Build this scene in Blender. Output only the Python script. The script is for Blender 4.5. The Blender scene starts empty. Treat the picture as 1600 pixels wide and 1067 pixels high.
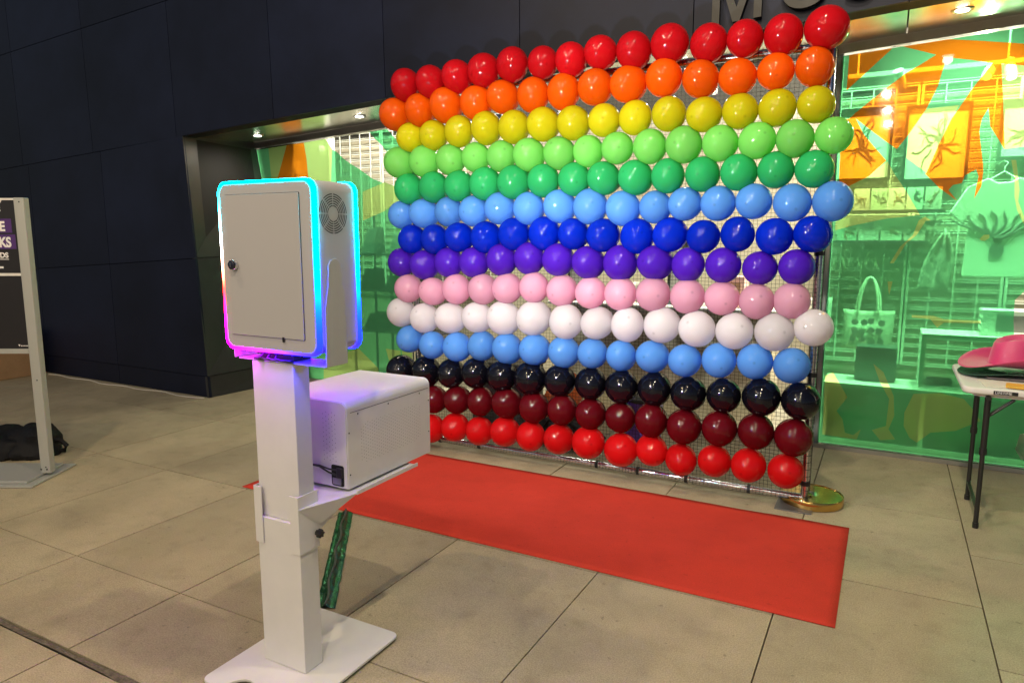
import bpy, bmesh, math, random
from mathutils import Vector, Matrix, noise
from mathutils.geometry import delaunay_2d_cdt
R = math.radians
random.seed(7)
S = bpy.context.scene
COL = S.collection

# ---------------------------------------------------------------- camera
cam_d = bpy.data.cameras.new("camera"); cam = bpy.data.objects.new("camera", cam_d); COL.objects.link(cam)
cam.location = (0, 0, 1.48); cam.rotation_euler = (R(90 - 8.43), 0, R(28.24))
cam_d.sensor_width = 36; cam_d.lens = 24.53; cam_d.clip_start = 0.05; cam_d.clip_end = 2000
S.camera = cam
# ---------------------------------------------------------------- night sky, faint moon-like sun, exposure
W = bpy.data.worlds.new("World"); S.world = W; W.use_nodes = True
nt = W.node_tree; bg = nt.nodes['Background']
sky_n = nt.nodes.new('ShaderNodeTexSky'); sky_n.sky_type = 'NISHITA'; sky_n.sun_disc = False
SUN_EL, SUN_AZ = 38, 200
sky_n.sun_elevation = R(SUN_EL); sky_n.sun_rotation = R(SUN_AZ)
nt.links.new(sky_n.outputs[0], bg.inputs[0]); bg.inputs[1].default_value = 0.034
sd = bpy.data.lights.new("sun", 'SUN'); sd.energy = 0.05; sd.angle = R(0.5); sd.color = (1, .94, .85)
so = bpy.data.objects.new("sun", sd); COL.objects.link(so)
_el, _az = R(SUN_EL), R(SUN_AZ)
so.rotation_euler = Vector((math.sin(_az)*math.cos(_el), math.cos(_az)*math.cos(_el), math.sin(_el))).to_track_quat('Z', 'Y').to_euler()
vs = S.view_settings; vs.view_transform = 'Standard'; vs.look = 'None'; vs.gamma = 1; vs.exposure = 0.14; vs.use_curve_mapping = False
S.render.engine = 'CYCLES'
S.cycles.max_bounces = 6; S.cycles.diffuse_bounces = 3; S.cycles.glossy_bounces = 3; S.cycles.transparent_max_bounces = 12; S.cycles.caustics_reflective = False; S.cycles.caustics_refractive = False

# ---------------------------------------------------------------- materials
def srgb(r, g, b):
    f = lambda c: (c/255/12.92) if c/255 <= .04045 else ((c/255+.055)/1.055)**2.4
    return (f(r), f(g), f(b))
def mat(name, col, rough=.5, metal=0, var=0., vscale=6, bump=0., bscale=80, coat=0, spec=.5, emit=None, estr=0, sheen=0, objvar=0):
    m = bpy.data.materials.new(name); m.use_nodes = True; n = m.node_tree.nodes; l = m.node_tree.links
    p = n['Principled BSDF']
    p.inputs['Base Color'].default_value = (*col, 1); p.inputs['Roughness'].default_value = rough; p.inputs['Metallic'].default_value = metal
    p.inputs['Specular IOR Level'].default_value = spec
    if coat: p.inputs['Coat Weight'].default_value = coat; p.inputs['Coat Roughness'].default_value = .05
    if sheen: p.inputs['Sheen Weight'].default_value = sheen
    if emit: p.inputs['Emission Color'].default_value = (*emit, 1); p.inputs['Emission Strength'].default_value = estr
    tc = n.new('ShaderNodeTexCoord')
    if var or objvar:
        nz = n.new('ShaderNodeTexNoise'); nz.inputs['Scale'].default_value = vscale; nz.inputs['Detail'].default_value = 8; nz.inputs['Roughness'].default_value = .65
        l.new(tc.outputs['Object'], nz.inputs['Vector'])
        mr = n.new('ShaderNodeMapRange'); mr.inputs[1].default_value = .3; mr.inputs[2].default_value = .7
        mr.inputs[3].default_value = 1-var; mr.inputs[4].default_value = 1+var
        l.new(nz.outputs['Fac'], mr.inputs[0])
        fac = mr.outputs[0]
        if objvar:
            oi = n.new('ShaderNodeObjectInfo'); m2 = n.new('ShaderNodeMapRange'); m2.inputs[3].default_value = 1-objvar; m2.inputs[4].default_value = 1+objvar
            l.new(oi.outputs['Random'], m2.inputs[0]); mm = n.new('ShaderNodeMath'); mm.operation = 'MULTIPLY'
            l.new(fac, mm.inputs[0]); l.new(m2.outputs[0], mm.inputs[1]); fac = mm.outputs[0]
        vm = n.new('ShaderNodeVectorMath'); vm.operation = 'SCALE'; vm.inputs[0].default_value = col
        l.new(fac, vm.inputs['Scale']); l.new(vm.outputs[0], p.inputs['Base Color'])
    if bump:
        nb = n.new('ShaderNodeTexNoise'); nb.inputs['Scale'].default_value = bscale; nb.inputs['Detail'].default_value = 6
        l.new(tc.outputs['Object'], nb.inputs['Vector'])
        b = n.new('ShaderNodeBump'); b.inputs['Strength'].default_value = bump; b.inputs['Distance'].default_value = .004
        l.new(nb.outputs['Fac'], b.inputs['Height']); l.new(b.outputs[0], p.inputs['Normal'])
    return m
def emis(name, col, s):
    m = bpy.data.materials.new(name); m.use_nodes = True; n = m.node_tree.nodes; n.clear()
    e = n.new('ShaderNodeEmission'); e.inputs[0].default_value = (*col, 1); e.inputs[1].default_value = s
    o = n.new('ShaderNodeOutputMaterial'); m.node_tree.links.new(e.outputs[0], o.inputs[0]); return m
def film(name, col, milk=.12):
    m = bpy.data.materials.new(name); m.use_nodes = True; n = m.node_tree.nodes; l = m.node_tree.links; n.clear()
    t = n.new('ShaderNodeBsdfTransparent'); t.inputs[0].default_value = (*col, 1)
    d = n.new('ShaderNodeBsdfDiffuse'); d.inputs[0].default_value = (*[min(1, c*.9) for c in col], 1)
    tr = n.new('ShaderNodeBsdfTranslucent'); tr.inputs[0].default_value = (*col, 1)
    a = n.new('ShaderNodeMixShader'); a.inputs[0].default_value = .6; l.new(d.outputs[0], a.inputs[1]); l.new(tr.outputs[0], a.inputs[2])
    x = n.new('ShaderNodeMixShader'); x.inputs[0].default_value = milk; l.new(t.outputs[0], x.inputs[1]); l.new(a.outputs[0], x.inputs[2])
    g = n.new('ShaderNodeBsdfGlossy'); g.inputs['Roughness'].default_value = .04
    fr = n.new('ShaderNodeFresnel'); fr.inputs[0].default_value = 1.45
    y = n.new('ShaderNodeMixShader'); l.new(fr.outputs[0], y.inputs[0]); l.new(x.outputs[0], y.inputs[1]); l.new(g.outputs[0], y.inputs[2])
    o = n.new('ShaderNodeOutputMaterial'); l.new(y.outputs[0], o.inputs[0]); return m
def glass(name, tint=(.93, .97, .95)):
    m = bpy.data.materials.new(name); m.use_nodes = True; n = m.node_tree.nodes; l = m.node_tree.links; n.clear()
    t = n.new('ShaderNodeBsdfTransparent'); t.inputs[0].default_value = (*tint, 1)
    g = n.new('ShaderNodeBsdfGlossy'); g.inputs['Roughness'].default_value = .01
    fr = n.new('ShaderNodeFresnel'); fr.inputs[0].default_value = 1.4
    y = n.new('ShaderNodeMixShader'); l.new(fr.outputs[0], y.inputs[0]); l.new(t.outputs[0], y.inputs[1]); l.new(g.outputs[0], y.inputs[2])
    o = n.new('ShaderNodeOutputMaterial'); l.new(y.outputs[0], o.inputs[0]); return m
def balloon_mat(name, col, trans=.25):
    m = mat(name, col, rough=.085, spec=.42); n = m.node_tree.nodes; l = m.node_tree.links; p = n['Principled BSDF']
    # thicker latex at the crown: a small darker spot on the tip of each balloon
    tc = n.new('ShaderNodeTexCoord'); di = n.new('ShaderNodeVectorMath'); di.operation = 'DISTANCE'; di.inputs[1].default_value = (0, -1.06, 0)
    l.new(tc.outputs['Object'], di.inputs[0])
    mr = n.new('ShaderNodeMapRange'); mr.interpolation_type = 'SMOOTHSTEP'; mr.inputs[1].default_value = .02; mr.inputs[2].default_value = .13; mr.inputs[3].default_value = .80; mr.inputs[4].default_value = 1
    l.new(di.outputs['Value'], mr.inputs[0])
    oi = n.new('ShaderNodeObjectInfo'); m2 = n.new('ShaderNodeMapRange'); m2.inputs[3].default_value = .88; m2.inputs[4].default_value = 1.08
    l.new(oi.outputs['Random'], m2.inputs[0]); mm = n.new('ShaderNodeMath'); mm.operation = 'MULTIPLY'; l.new(mr.outputs[0], mm.inputs[0]); l.new(m2.outputs[0], mm.inputs[1])
    vm = n.new('ShaderNodeVectorMath'); vm.operation = 'SCALE'; vm.inputs[0].default_value = col; l.new(mm.outputs[0], vm.inputs['Scale'])
    l.new(vm.outputs[0], p.inputs['Base Color'])
    t = n.new('ShaderNodeBsdfTranslucent'); l.new(vm.outputs[0], t.inputs[0])
    x = n.new('ShaderNodeMixShader'); x.inputs[0].default_value = trans
    o = n['Material Output']; l.new(p.outputs[0], x.inputs[1]); l.new(t.outputs[0], x.inputs[2]); l.new(x.outputs[0], o.inputs[0])
    return m

# ---------------------------------------------------------------- mesh helpers
class MB:
    def __init__(s): s.v = []; s.f = []
    def add(s, vs, fs):
        o = len(s.v); s.v += [tuple(v) for v in vs]; s.f += [tuple(i+o for i in f) for f in fs]; return s
    def box(s, x0, x1, y0, y1, z0, z1):
        return s.add([(x0,y0,z0),(x1,y0,z0),(x1,y1,z0),(x0,y1,z0),(x0,y0,z1),(x1,y0,z1),(x1,y1,z1),(x0,y1,z1)],
                     [(0,3,2,1),(4,5,6,7),(0,1,5,4),(1,2,6,5),(2,3,7,6),(3,0,4,7)])
    def prism(s, pts, h0, h1, axis='z'):
        """extrude a 2D outline; axis z: (x,y), axis y: (x,z), axis x: (y,z)"""
        def P(p, h): return (p[0], p[1], h) if axis == 'z' else ((p[0], h, p[1]) if axis == 'y' else (h, p[0], p[1]))
        n = len(pts)
        a = sum(pts[i][0]*pts[(i+1)%n][1]-pts[(i+1)%n][0]*pts[i][1] for i in range(n))
        if a < 0: pts = pts[::-1]
        vs = [P(p, h0) for p in pts]+[P(p, h1) for p in pts]
        fs = [tuple(range(n))[::-1], tuple(range(n, 2*n))]+[(i, (i+1) % n, (i+1) % n+n, i+n) for i in range(n)]
        if (axis == 'y') != (h1 < h0): fs = [f[::-1] for f in fs]
        return s.add(vs, fs)
    def tube(s, path, r, n=8, caps=True):
        path = [Vector(p) for p in path]; rings = []
        up = None
        for i, p in enumerate(path):
            t = (path[min(i+1, len(path)-1)]-path[max(i-1, 0)]).normalized()
            if up is None or abs(up.dot(t)) > .95: up = Vector((0, 0, 1)) if abs(t.z) < .9 else Vector((1, 0, 0))
            a = t.cross(up).normalized(); b = a.cross(t).normalized(); up = b
            rr = r[i] if isinstance(r, (list, tuple)) else r
            rings.append([p+(a*math.cos(2*math.pi*k/n)+b*math.sin(2*math.pi*k/n))*rr for k in range(n)])
        vs = [v for g in rings for v in g]; fs = []
        for i in range(len(rings)-1):
            for k in range(n): fs.append((i*n+k, i*n+(k+1) % n, (i+1)*n+(k+1) % n, (i+1)*n+k))
        if caps: fs += [tuple(range(n))[::-1], tuple(range((len(rings)-1)*n, len(rings)*n))]
        return s.add(vs, fs)
    def lathe(s, prof, n=24, c=(0, 0, 0), axis='z'):
        vs = []; fs = []
        for r, h in prof:
            for k in range(n):
                a = 2*math.pi*k/n
                if axis == 'z': vs.append((c[0]+r*math.cos(a), c[1]+r*math.sin(a), c[2]+h))
                elif axis == 'y': vs.append((c[0]+r*math.cos(a), c[1]+h, c[2]-r*math.sin(a)))
                else: vs.append((c[0]+h, c[1]+r*math.cos(a), c[2]+r*math.sin(a)))
        m = len(prof)
        for i in range(m-1):
            for k in range(n): fs.append((i*n+k, i*n+(k+1) % n, (i+1)*n+(k+1) % n, (i+1)*n+k))
        fs += [tuple(range(n))[::-1], tuple(range((m-1)*n, m*n))]
        return s.add(vs, fs)
    def disc(s, c, r, n=6, axis='x', h=.0006):
        vs = []
        for k in range(n):
            a = 2*math.pi*k/n
            vs.append((c[0]+h, c[1]+r*math.cos(a), c[2]+r*math.sin(a)) if axis == 'x' else (c[0]+r*math.cos(a), c[1]-h, c[2]+r*math.sin(a)))
        return s.add(vs, [tuple(range(n))])
    def mesh(s, name, m, smooth=False):
        me = bpy.data.meshes.new(name); me.from_pydata(s.v, [], s.f); me.validate(); me.update()
        if m: me.materials.append(m)
        if smooth:
            for p in me.polygons: p.use_smooth = True
        return me
    def build(s, name, m, parent=None, smooth=False, bevel=0, segs=2, **kw):
        o = bpy.data.objects.new(name, s.mesh(name, m, smooth)); COL.objects.link(o)
        if parent: put(o, parent)
        if bevel:
            b = o.modifiers.new('bevel', 'BEVEL'); b.width = bevel; b.segments = segs; b.limit_method = 'ANGLE'; b.angle_limit = R(40)
            for p in o.data.polygons: p.use_smooth = True
            wn = o.modifiers.new('wn', 'WEIGHTED_NORMAL')
        if smooth and not bevel: o.data.set_sharp_from_angle(angle=R(38))
        if kw: tag(o, **kw)
        return o
def put(o, parent):
    o.parent = parent; o.matrix_parent_inverse = Matrix.LocRotScale(parent.location, parent.rotation_euler, parent.scale).inverted() if parent.parent is None else (parent.matrix_parent_inverse @ Matrix.Identity(4)).copy()
    if parent.parent is not None:
        pw = Matrix.LocRotScale(parent.parent.location, parent.parent.rotation_euler, parent.parent.scale)
        o.matrix_parent_inverse = (pw @ parent.matrix_parent_inverse @ Matrix.LocRotScale(parent.location, parent.rotation_euler, parent.scale)).inverted()
def tag(o, label=None, cat=None, group=None, kind=None):
    if label: o['label'] = label
    if cat: o['category'] = cat
    if group: o['group'] = group
    if kind: o['kind'] = kind
    return o
def thing(name, loc, label, cat, group=None, rz=0):
    o = bpy.data.objects.new(name, None); COL.objects.link(o); o.location = loc; o.rotation_euler = (0, 0, rz); o.empty_display_size = .1
    return tag(o, label, cat, group)
def rrect(x0, x1, y0, y1, r, n=5):
    out = []
    for cx, cy, a0 in ((x1-r, y1-r, 0), (x0+r, y1-r, 90), (x0+r, y0+r, 180), (x1-r, y0+r, 270)):
        for k in range(n+1):
            a = R(a0+90*k/n); out.append((cx+r*math.cos(a), cy+r*math.sin(a)))
    return out
def text_mesh(txt, size, m, name, loc, rot, parent=None, depth=.002, xs=1, align='LEFT', off=0):
    cu = bpy.data.curves.new(name, 'FONT'); cu.body = txt; cu.size = size; cu.extrude = depth; cu.align_x = align; cu.offset = off
    t = bpy.data.objects.new(name, cu); COL.objects.link(t)
    bpy.context.view_layer.update()
    me = bpy.data.meshes.new_from_object(t.evaluated_get(bpy.context.evaluated_depsgraph_get()))
    bpy.data.objects.remove(t); me.materials.clear(); me.materials.append(m)
    M = Matrix.LocRotScale(loc, rot, (xs, 1, 1)); me.transform(M)
    o = bpy.data.objects.new(name, me); COL.objects.link(o)
    if parent: put(o, parent)
    return o
def lamp(name, kind, loc, power, col, parent=None, radius=.03, rot=None, **kw):
    d = bpy.data.lights.new(name, kind); d.energy = power; d.color = col
    if kind != 'AREA': d.shadow_soft_size = radius
    for k, v in kw.items(): setattr(d, k, v)
    o = bpy.data.objects.new(name, d); COL.objects.link(o); o.location = loc
    if rot: o.rotation_euler = rot
    if parent: put(o, parent)
    return o
ORD = ['first', 'second', 'third', 'fourth', 'fifth', 'sixth', 'seventh', 'eighth', 'ninth', 'tenth', 'eleventh', 'twelfth', 'thirteenth', 'fourteenth', 'fifteenth']

M_conc = mat('concrete', (.385, .330, .215), .58, var=.10, vscale=3.2, bump=.25, bscale=140, objvar=.07)
def surface_detail(m, k=1, rough=(.42,.7)):
    n = m.node_tree.nodes; l = m.node_tree.links; p = n['Principled BSDF']; src = p.inputs['Base Color'].links[0].from_socket
    tc = n.new('ShaderNodeTexCoord'); geo = n.new('ShaderNodeNewGeometry')
    def nz(sc, det, lo, hi, a, b):
        q = n.new('ShaderNodeTexNoise'); q.inputs['Scale'].default_value = sc; q.inputs['Detail'].default_value = det; l.new(geo.outputs['Position'], q.inputs['Vector'])
        r = n.new('ShaderNodeMapRange'); r.inputs[1].default_value = lo; r.inputs[2].default_value = hi; r.inputs[3].default_value = a; r.inputs[4].default_value = b; l.new(q.outputs['Fac'], r.inputs[0]); return r.outputs[0]
    grain = nz(190, 4, .35, .65, 1-.2*k, 1+.2*k); spot = nz(34, 2, .69, .73, 1, 1-.35*k); stain = nz(1.1, 6, .50, .66, 1+.04*k, 1-.15*k); drip = nz(9, 10, .52, .74, 1+.03*k, 1-.13*k)
    cur = src
    for f in (grain, spot, stain, drip):
        v = n.new('ShaderNodeVectorMath'); v.operation = 'SCALE'; l.new(cur, v.inputs[0]); l.new(f, v.inputs['Scale']); cur = v.outputs[0]
    l.new(cur, p.inputs['Base Color'])
    rr = nz(2.5, 5, .35, .65, *rough); l.new(rr, p.inputs['Roughness'])
surface_detail(M_conc)
M_head = mat('light_grey_powder_coat', (.44, .43, .445), .38, bump=.05, bscale=600)
M_joint = mat('joint_filler', (.10, .085, .06), .95)
M_grit = mat('rough_joint_mortar', (.13, .11, .08), .95, var=.5, vscale=60, bump=1, bscale=160)
M_clad = mat('navy_metal_cladding', (.006, .0085, .023), .5, metal=0, var=.4, vscale=1.1, spec=.24, objvar=.18, bump=.12, bscale=2.2)
M_dark = mat('black_recess', (.006, .006, .007), .8)
M_reveal = mat('grey_metal_cladding', (.028, .028, .030), .45, metal=0, var=.25, vscale=2)
M_soff = mat('brushed_soffit_metal', (.62, .58, .52), .22, metal=.9, var=.12, vscale=3)
M_alu = mat('aluminium', (.42, .42, .41), .32, metal=.9, var=.06, vscale=8)
M_chrome = mat('pipe_aluminium', (.7, .7, .72), .22, metal=1)
M_white = mat('white_powder_coat', (.72, .71, .70), .38, var=.035, vscale=7, bump=.05, bscale=600)
M_whitep = mat('white_paint', (.74, .72, .68), .5)
M_black = mat('black_plastic', (.012, .012, .013), .4)
M_blackf = mat('black_fabric', (.005, .005, .006), .7, var=.3, vscale=20, bump=.3, bscale=200, spec=.3)
M_paper = mat('white_paper', (.78, .76, .72), .7)
M_ink = mat('black_ink', (.01, .01, .012), .45)
M_whitetxt = mat('white_print', (.8, .8, .8), .5)

# ================================================================ GROUND
g = MB().add([(-150,-150,-.016),(150,-150,-.016),(150,5.29,-.016),(-150,5.29,-.016)], [(0,1,2,3)]).build('ground', M_joint); tag(g, kind='structure')
pave = bpy.data.objects.new('pavement', None); COL.objects.link(pave); tag(pave, kind='structure')
seams = [-.31+.742*k for k in range(-14, 5)]
def slab(x0, x1, y0, y1):
    j = .0028; m = MB(); m.box(x0+j,x1-j,y0+j,y1-j,-.02,0)
    o = m.build('slab', M_conc, pave); o.location.z = random.uniform(-.0012, .0012); return o
for i in range(len(seams)-1):
    off = .22 if i == 14 else .765
    if i < 3: off = .4
    xa, xb = seams[i], seams[i+1]
    ys = [1.305]+[y for y in [off+k for k in range(0, 6)] if 1.5 < y < 5.1]+[5.285]
    for a, b in zip(ys, ys[1:]): slab(xa, xb, a, b)
    slab(xa, xb, .3, 1.275); slab(xa, xb, -.7, .3)
MB().add([(-10.7+.1*k, 1.28+.024*s+random.uniform(-.006,.006), -.004+random.uniform(-.003,.003)) for s in (0,1) for k in range(141)],
         [(k,k+1,142+k,141+k) for k in range(140)]).build('expansion_joint', M_grit, pave)
# plain paving beyond the countable slabs (behind the camera and far sides)
far = MB()
for (x0,x1,y0,y1) in ((-60,seams[0]-.01,-60,5.28),(seams[-1]+.01,40,-60,5.28),(seams[0],seams[-1],-60,-.71)):
    far.add([(x0,y0,-.003),(x1,y0,-.003),(x1,y1,-.003),(x0,y1,-.003)], [(0,1,2,3)])
far.build('paving_beyond', M_conc, pave)

# ================================================================ MUSEUM FACADE
FY = 4.28
fac = thing('museum_building', (-5, FY, 0), 'dark navy metal clad museum building with a deep recess over the shop window', 'building')
zb = lambda x: 2.38+.0512*(x+5.645)          # lower edge of the fascia, rising to the right
def wx(z): return -5.504-.141*z/2.38          # leaning right edge of the lower wall
def panel(pts, m=None, name='panel', y0=FY, th=.022):
    cx = sum(p[0] for p in pts)/len(pts); cz = sum(p[1] for p in pts)/len(pts)
    q = []
    for x, z in pts:
        q.append((x-(.003 if x > cx else -.003), z-(.003 if z > cz else -.003)))
    return MB().prism(q, y0, y0+th, 'y').build(name, m or M_clad, fac)
vs_ = [-14.4,-13.2,-12.0,-10.8,-9.55,-8.25,-6.99,-5.73,-4.51,-3.36,-2.24,-1.1,.0,1.15,2.3,3.45,4.6]
lean = lambda x, z: x-(z-2.5)*.022*max(0, min(1, (-x-1)/5))
for a, b in zip(vs_, vs_[1:]):
    for h0, h1 in ((0, 1.16), (1.16, 2.35), (2.35, 4.2)):
        panel([(lean(a,zb(a)+h0),zb(a)+h0),(lean(b,zb(b)+h0),zb(b)+h0),(lean(b,zb(b)+h1),zb(b)+h1),(lean(a,zb(a)+h1),zb(a)+h1)])
zm = lambda x: 1.22+.055*(x+6.9)
low = [-14.4,-13.2,-12.0,-10.8,-9.4,-8.15,-6.87]
for a, b in zip(low, low[1:]+[None]):
    bx = (lambda z: b) if b is not None else wx
    bb = b if b is not None else -5.52
    panel([(a,.0),(bx(0),.0),(bx(.2),.2),(a,.2)], y0=FY+.006)
    panel([(a,.2),(bx(.2),.2),(bx(1.2),zm(bb)),(a,zm(a))])
    panel([(a,zm(a)),(bx(1.2),zm(bb)),(bx(2.38),zb(bb)),(a,zb(a))])
# body of the building behind the panels
MB().prism([(-14.4,zb(-14.4)+.004),(4.6,zb(4.6)+.004),(4.6,7),(-14.4,7)], FY+.024, FY+.16, 'y').build('fascia_backing', M_dark, fac)
MB().add([(-14.4,FY+.03,0),(-5.515,FY+.03,0),(-5.655,FY+.03,2.37),(-14.4,FY+.03,1.95),(-14.4,FY+.9,0),(-5.53,FY+.9,0),(-5.8,FY+.9,2.37),(-14.4,FY+.9,1.95)],
         [(0,1,2,3),(1,5,6,2),(5,4,7,6),(4,0,3,7)]).build('wall_backing', M_dark, fac)
# return wall of the recess
def rv(y, z):
    t = (y-FY)/1.02; b0 = -5.504+.084*t; b1 = -5.645-.205*t
    return (b0+(b1-b0)*z/2.4, y, z)
for (z0a, z0b, z1a, z1b) in ((0,0,.2,.2),(.207,.207,1.297,1.30),(1.304,1.307,2.39,2.45)):
    dx = .012 if z0a == 0 else 0
    P = [rv(FY+.001,z0a), rv(5.3,z0b), rv(5.3,z1b), rv(FY+.001,z1a)]
    MB().add([(p[0]-dx,p[1],p[2]) for p in P]+[(p[0]-.04,p[1],p[2]) for p in P], [(0,1,2,3),(4,7,6,5),(0,4,5,1),(1,5,6,2),(2,6,7,3),(3,7,4,0)]).build('return_panel', M_reveal, fac)
# soffit panels
zs = lambda x: 2.462+.0525*(x+5.645)
for a, b in zip(vs_[6:], vs_[7:]):
    a2, b2 = a+.004, b-.004
    d = .9 if a < -3 else .15
    P = [(a2,FY+.162,zb(a2)+.012),(b2,FY+.162,zb(b2)+.012),(b2+.0,5.30,zs(b2)),(a2+.0,5.30,zs(a2))]
    MB().add(P+[(p[0],p[1],p[2]+.02) for p in P], [(0,3,2,1),(4,5,6,7),(0,1,5,4),(1,2,6,5),(2,3,7,6),(3,0,4,7)]).build('soffit_panel', M_soff, fac)
P = [(-6.99,FY+.162,zb(-6.99)+.05),(4.6,FY+.162,zb(4.6)+.05),(4.6,5.30,zs(4.6)+.04),(-6.99,5.30,zs(-6.99)+.04)]
MB().add(P, [(0,1,2,3)]).build('soffit_backing', M_dark, fac)
# big letters on the fascia (feet of MUS in view)
M_let = mat('dark_letter_metal', (.022, .021, .019), .45, metal=.3)
sl = math.atan(.0512)
def fl(x, z): return (x, zb(x)+.055+z)
lm = MB(); x0_, w_, h_, s_ = -.985, .27, .32, .042
lm.prism([fl(x0_,0),fl(x0_+s_,0),fl(x0_+s_,h_-.09),fl(x0_+w_/2-s_*.45,.0),fl(x0_+w_/2+s_*.45,.0),fl(x0_+w_-s_,h_-.09),fl(x0_+w_-s_,0),fl(x0_+w_,0),fl(x0_+w_,h_),fl(x0_+w_-s_*1.1,h_),fl(x0_+w_/2,.075),fl(x0_+s_*1.1,h_),fl(x0_,h_)], FY-.045, FY-.012, 'y').build('sign_letter', M_let, fac)
for ch, x, xs in (('U', -.635, 1.0), ('S', -.315, 1.0)):
    text_mesh(ch, .44, M_let, 'sign_letter', Vector((x, FY-.03, zb(x)+.06)), Matrix.Rotation(-sl, 4, 'Y').to_quaternion() @ Matrix.Rotation(R(90), 4, 'X').to_quaternion(), fac, depth=.018, xs=.9)
# soffit downlights
M_lampw = emis('lamp_glow', (1, .93, .82), 14)
def downlight(x, y, z, label, power, tilt=0):
    t = thing('ceiling_downlight', (x, y, z), label, 'light', 'recessed downlights')
    MB().lathe([(.036,-.004),(.05,-.006),(.056,-.002),(.056,.006),(.036,.012)], 20, (x,y,z)).build('trim_ring', M_alu, t, True)
    MB().lathe([(.001,-.0125),(.02,-.011),(.034,-.0065),(.0345,.002)], 18, (x,y,z)).build('lens', M_lampw, t)
    lamp('downlight_bulb', 'SPOT', (x,y,z-.03), power, (1,.9,.74), t, .03, None, spot_size=R(172), spot_blend=.8)
sz = lambda x, y: zb(x)+.012+(zs(x)-zb(x)-.012)*(y-FY-.162)/(5.30-FY-.162)
for x, y, lb in ((-5.35,4.87,'small recessed downlight at the left end of the soffit'),(-4.05,4.80,'recessed downlight in the soffit beside the first orange balloon'),
                 (-2.6,4.85,'recessed downlight above the left part of the balloon wall'),(-1.3,4.85,'recessed downlight above the right part of the balloon wall'),(.26,4.75,'recessed downlight in the soffit at the top right corner')):
    downlight(x, y, sz(x, y)-.002, lb, 22)

# ================================================================ SHOP WINDOW
GY = 5.30
win = thing('shop_window', (-2.6, GY, 0), 'tall shop window with translucent green orange and lime film graphics', 'window')
M_glass = glass('window_glass')
zt = lambda x: zs(x)-.062
def gx(z): return -5.42-.43*z/2.44
cuts = [None, -3.9, -2.15, -.375, 1.35, 3.4]
for a, b in zip(cuts, cuts[1:]):
    pts = [(gx(0) if a is None else a+.004, .03), (b-.004, .03), (b-.004, zt(b)), ((gx(2.4) if a is None else a+.004), zt(-5.85 if a is None else a))]
    MB().prism(pts, GY, GY+.012, 'y').build('pane', M_glass, win)
MB().prism([(-6.0,zt(-6.0)),(4.6,zt(4.6)),(4.6,zs(4.6)-.003),(-6.0,zs(-6.0)-.003)], GY-.03, GY+.05, 'y').build('head_frame', M_alu, win)
MB().box(-5.5,3.4,GY-.025,GY+.045,0.002,.03).build('sill_frame', M_alu, win)
for x in (-.375,):
    MB().box(x-.028,x+.02,GY+.014,GY+.06,.03,zt(x)-.002).build('mullion', M_whitep, win)
FCOL = {'green': (.21,.88,.42), 'orange': (.98,.33,.015), 'lime': (.60,.95,.34), 'orange2': (.98,.33,.015), 'lime2': (.55,.93,.28)}
FM = {k: film('film_'+k, c, .33) for k, c in FCOL.items() if not k.endswith('2')}
FM['orange2'] = FM['orange']; FM['lime2'] = FM['lime']
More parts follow.
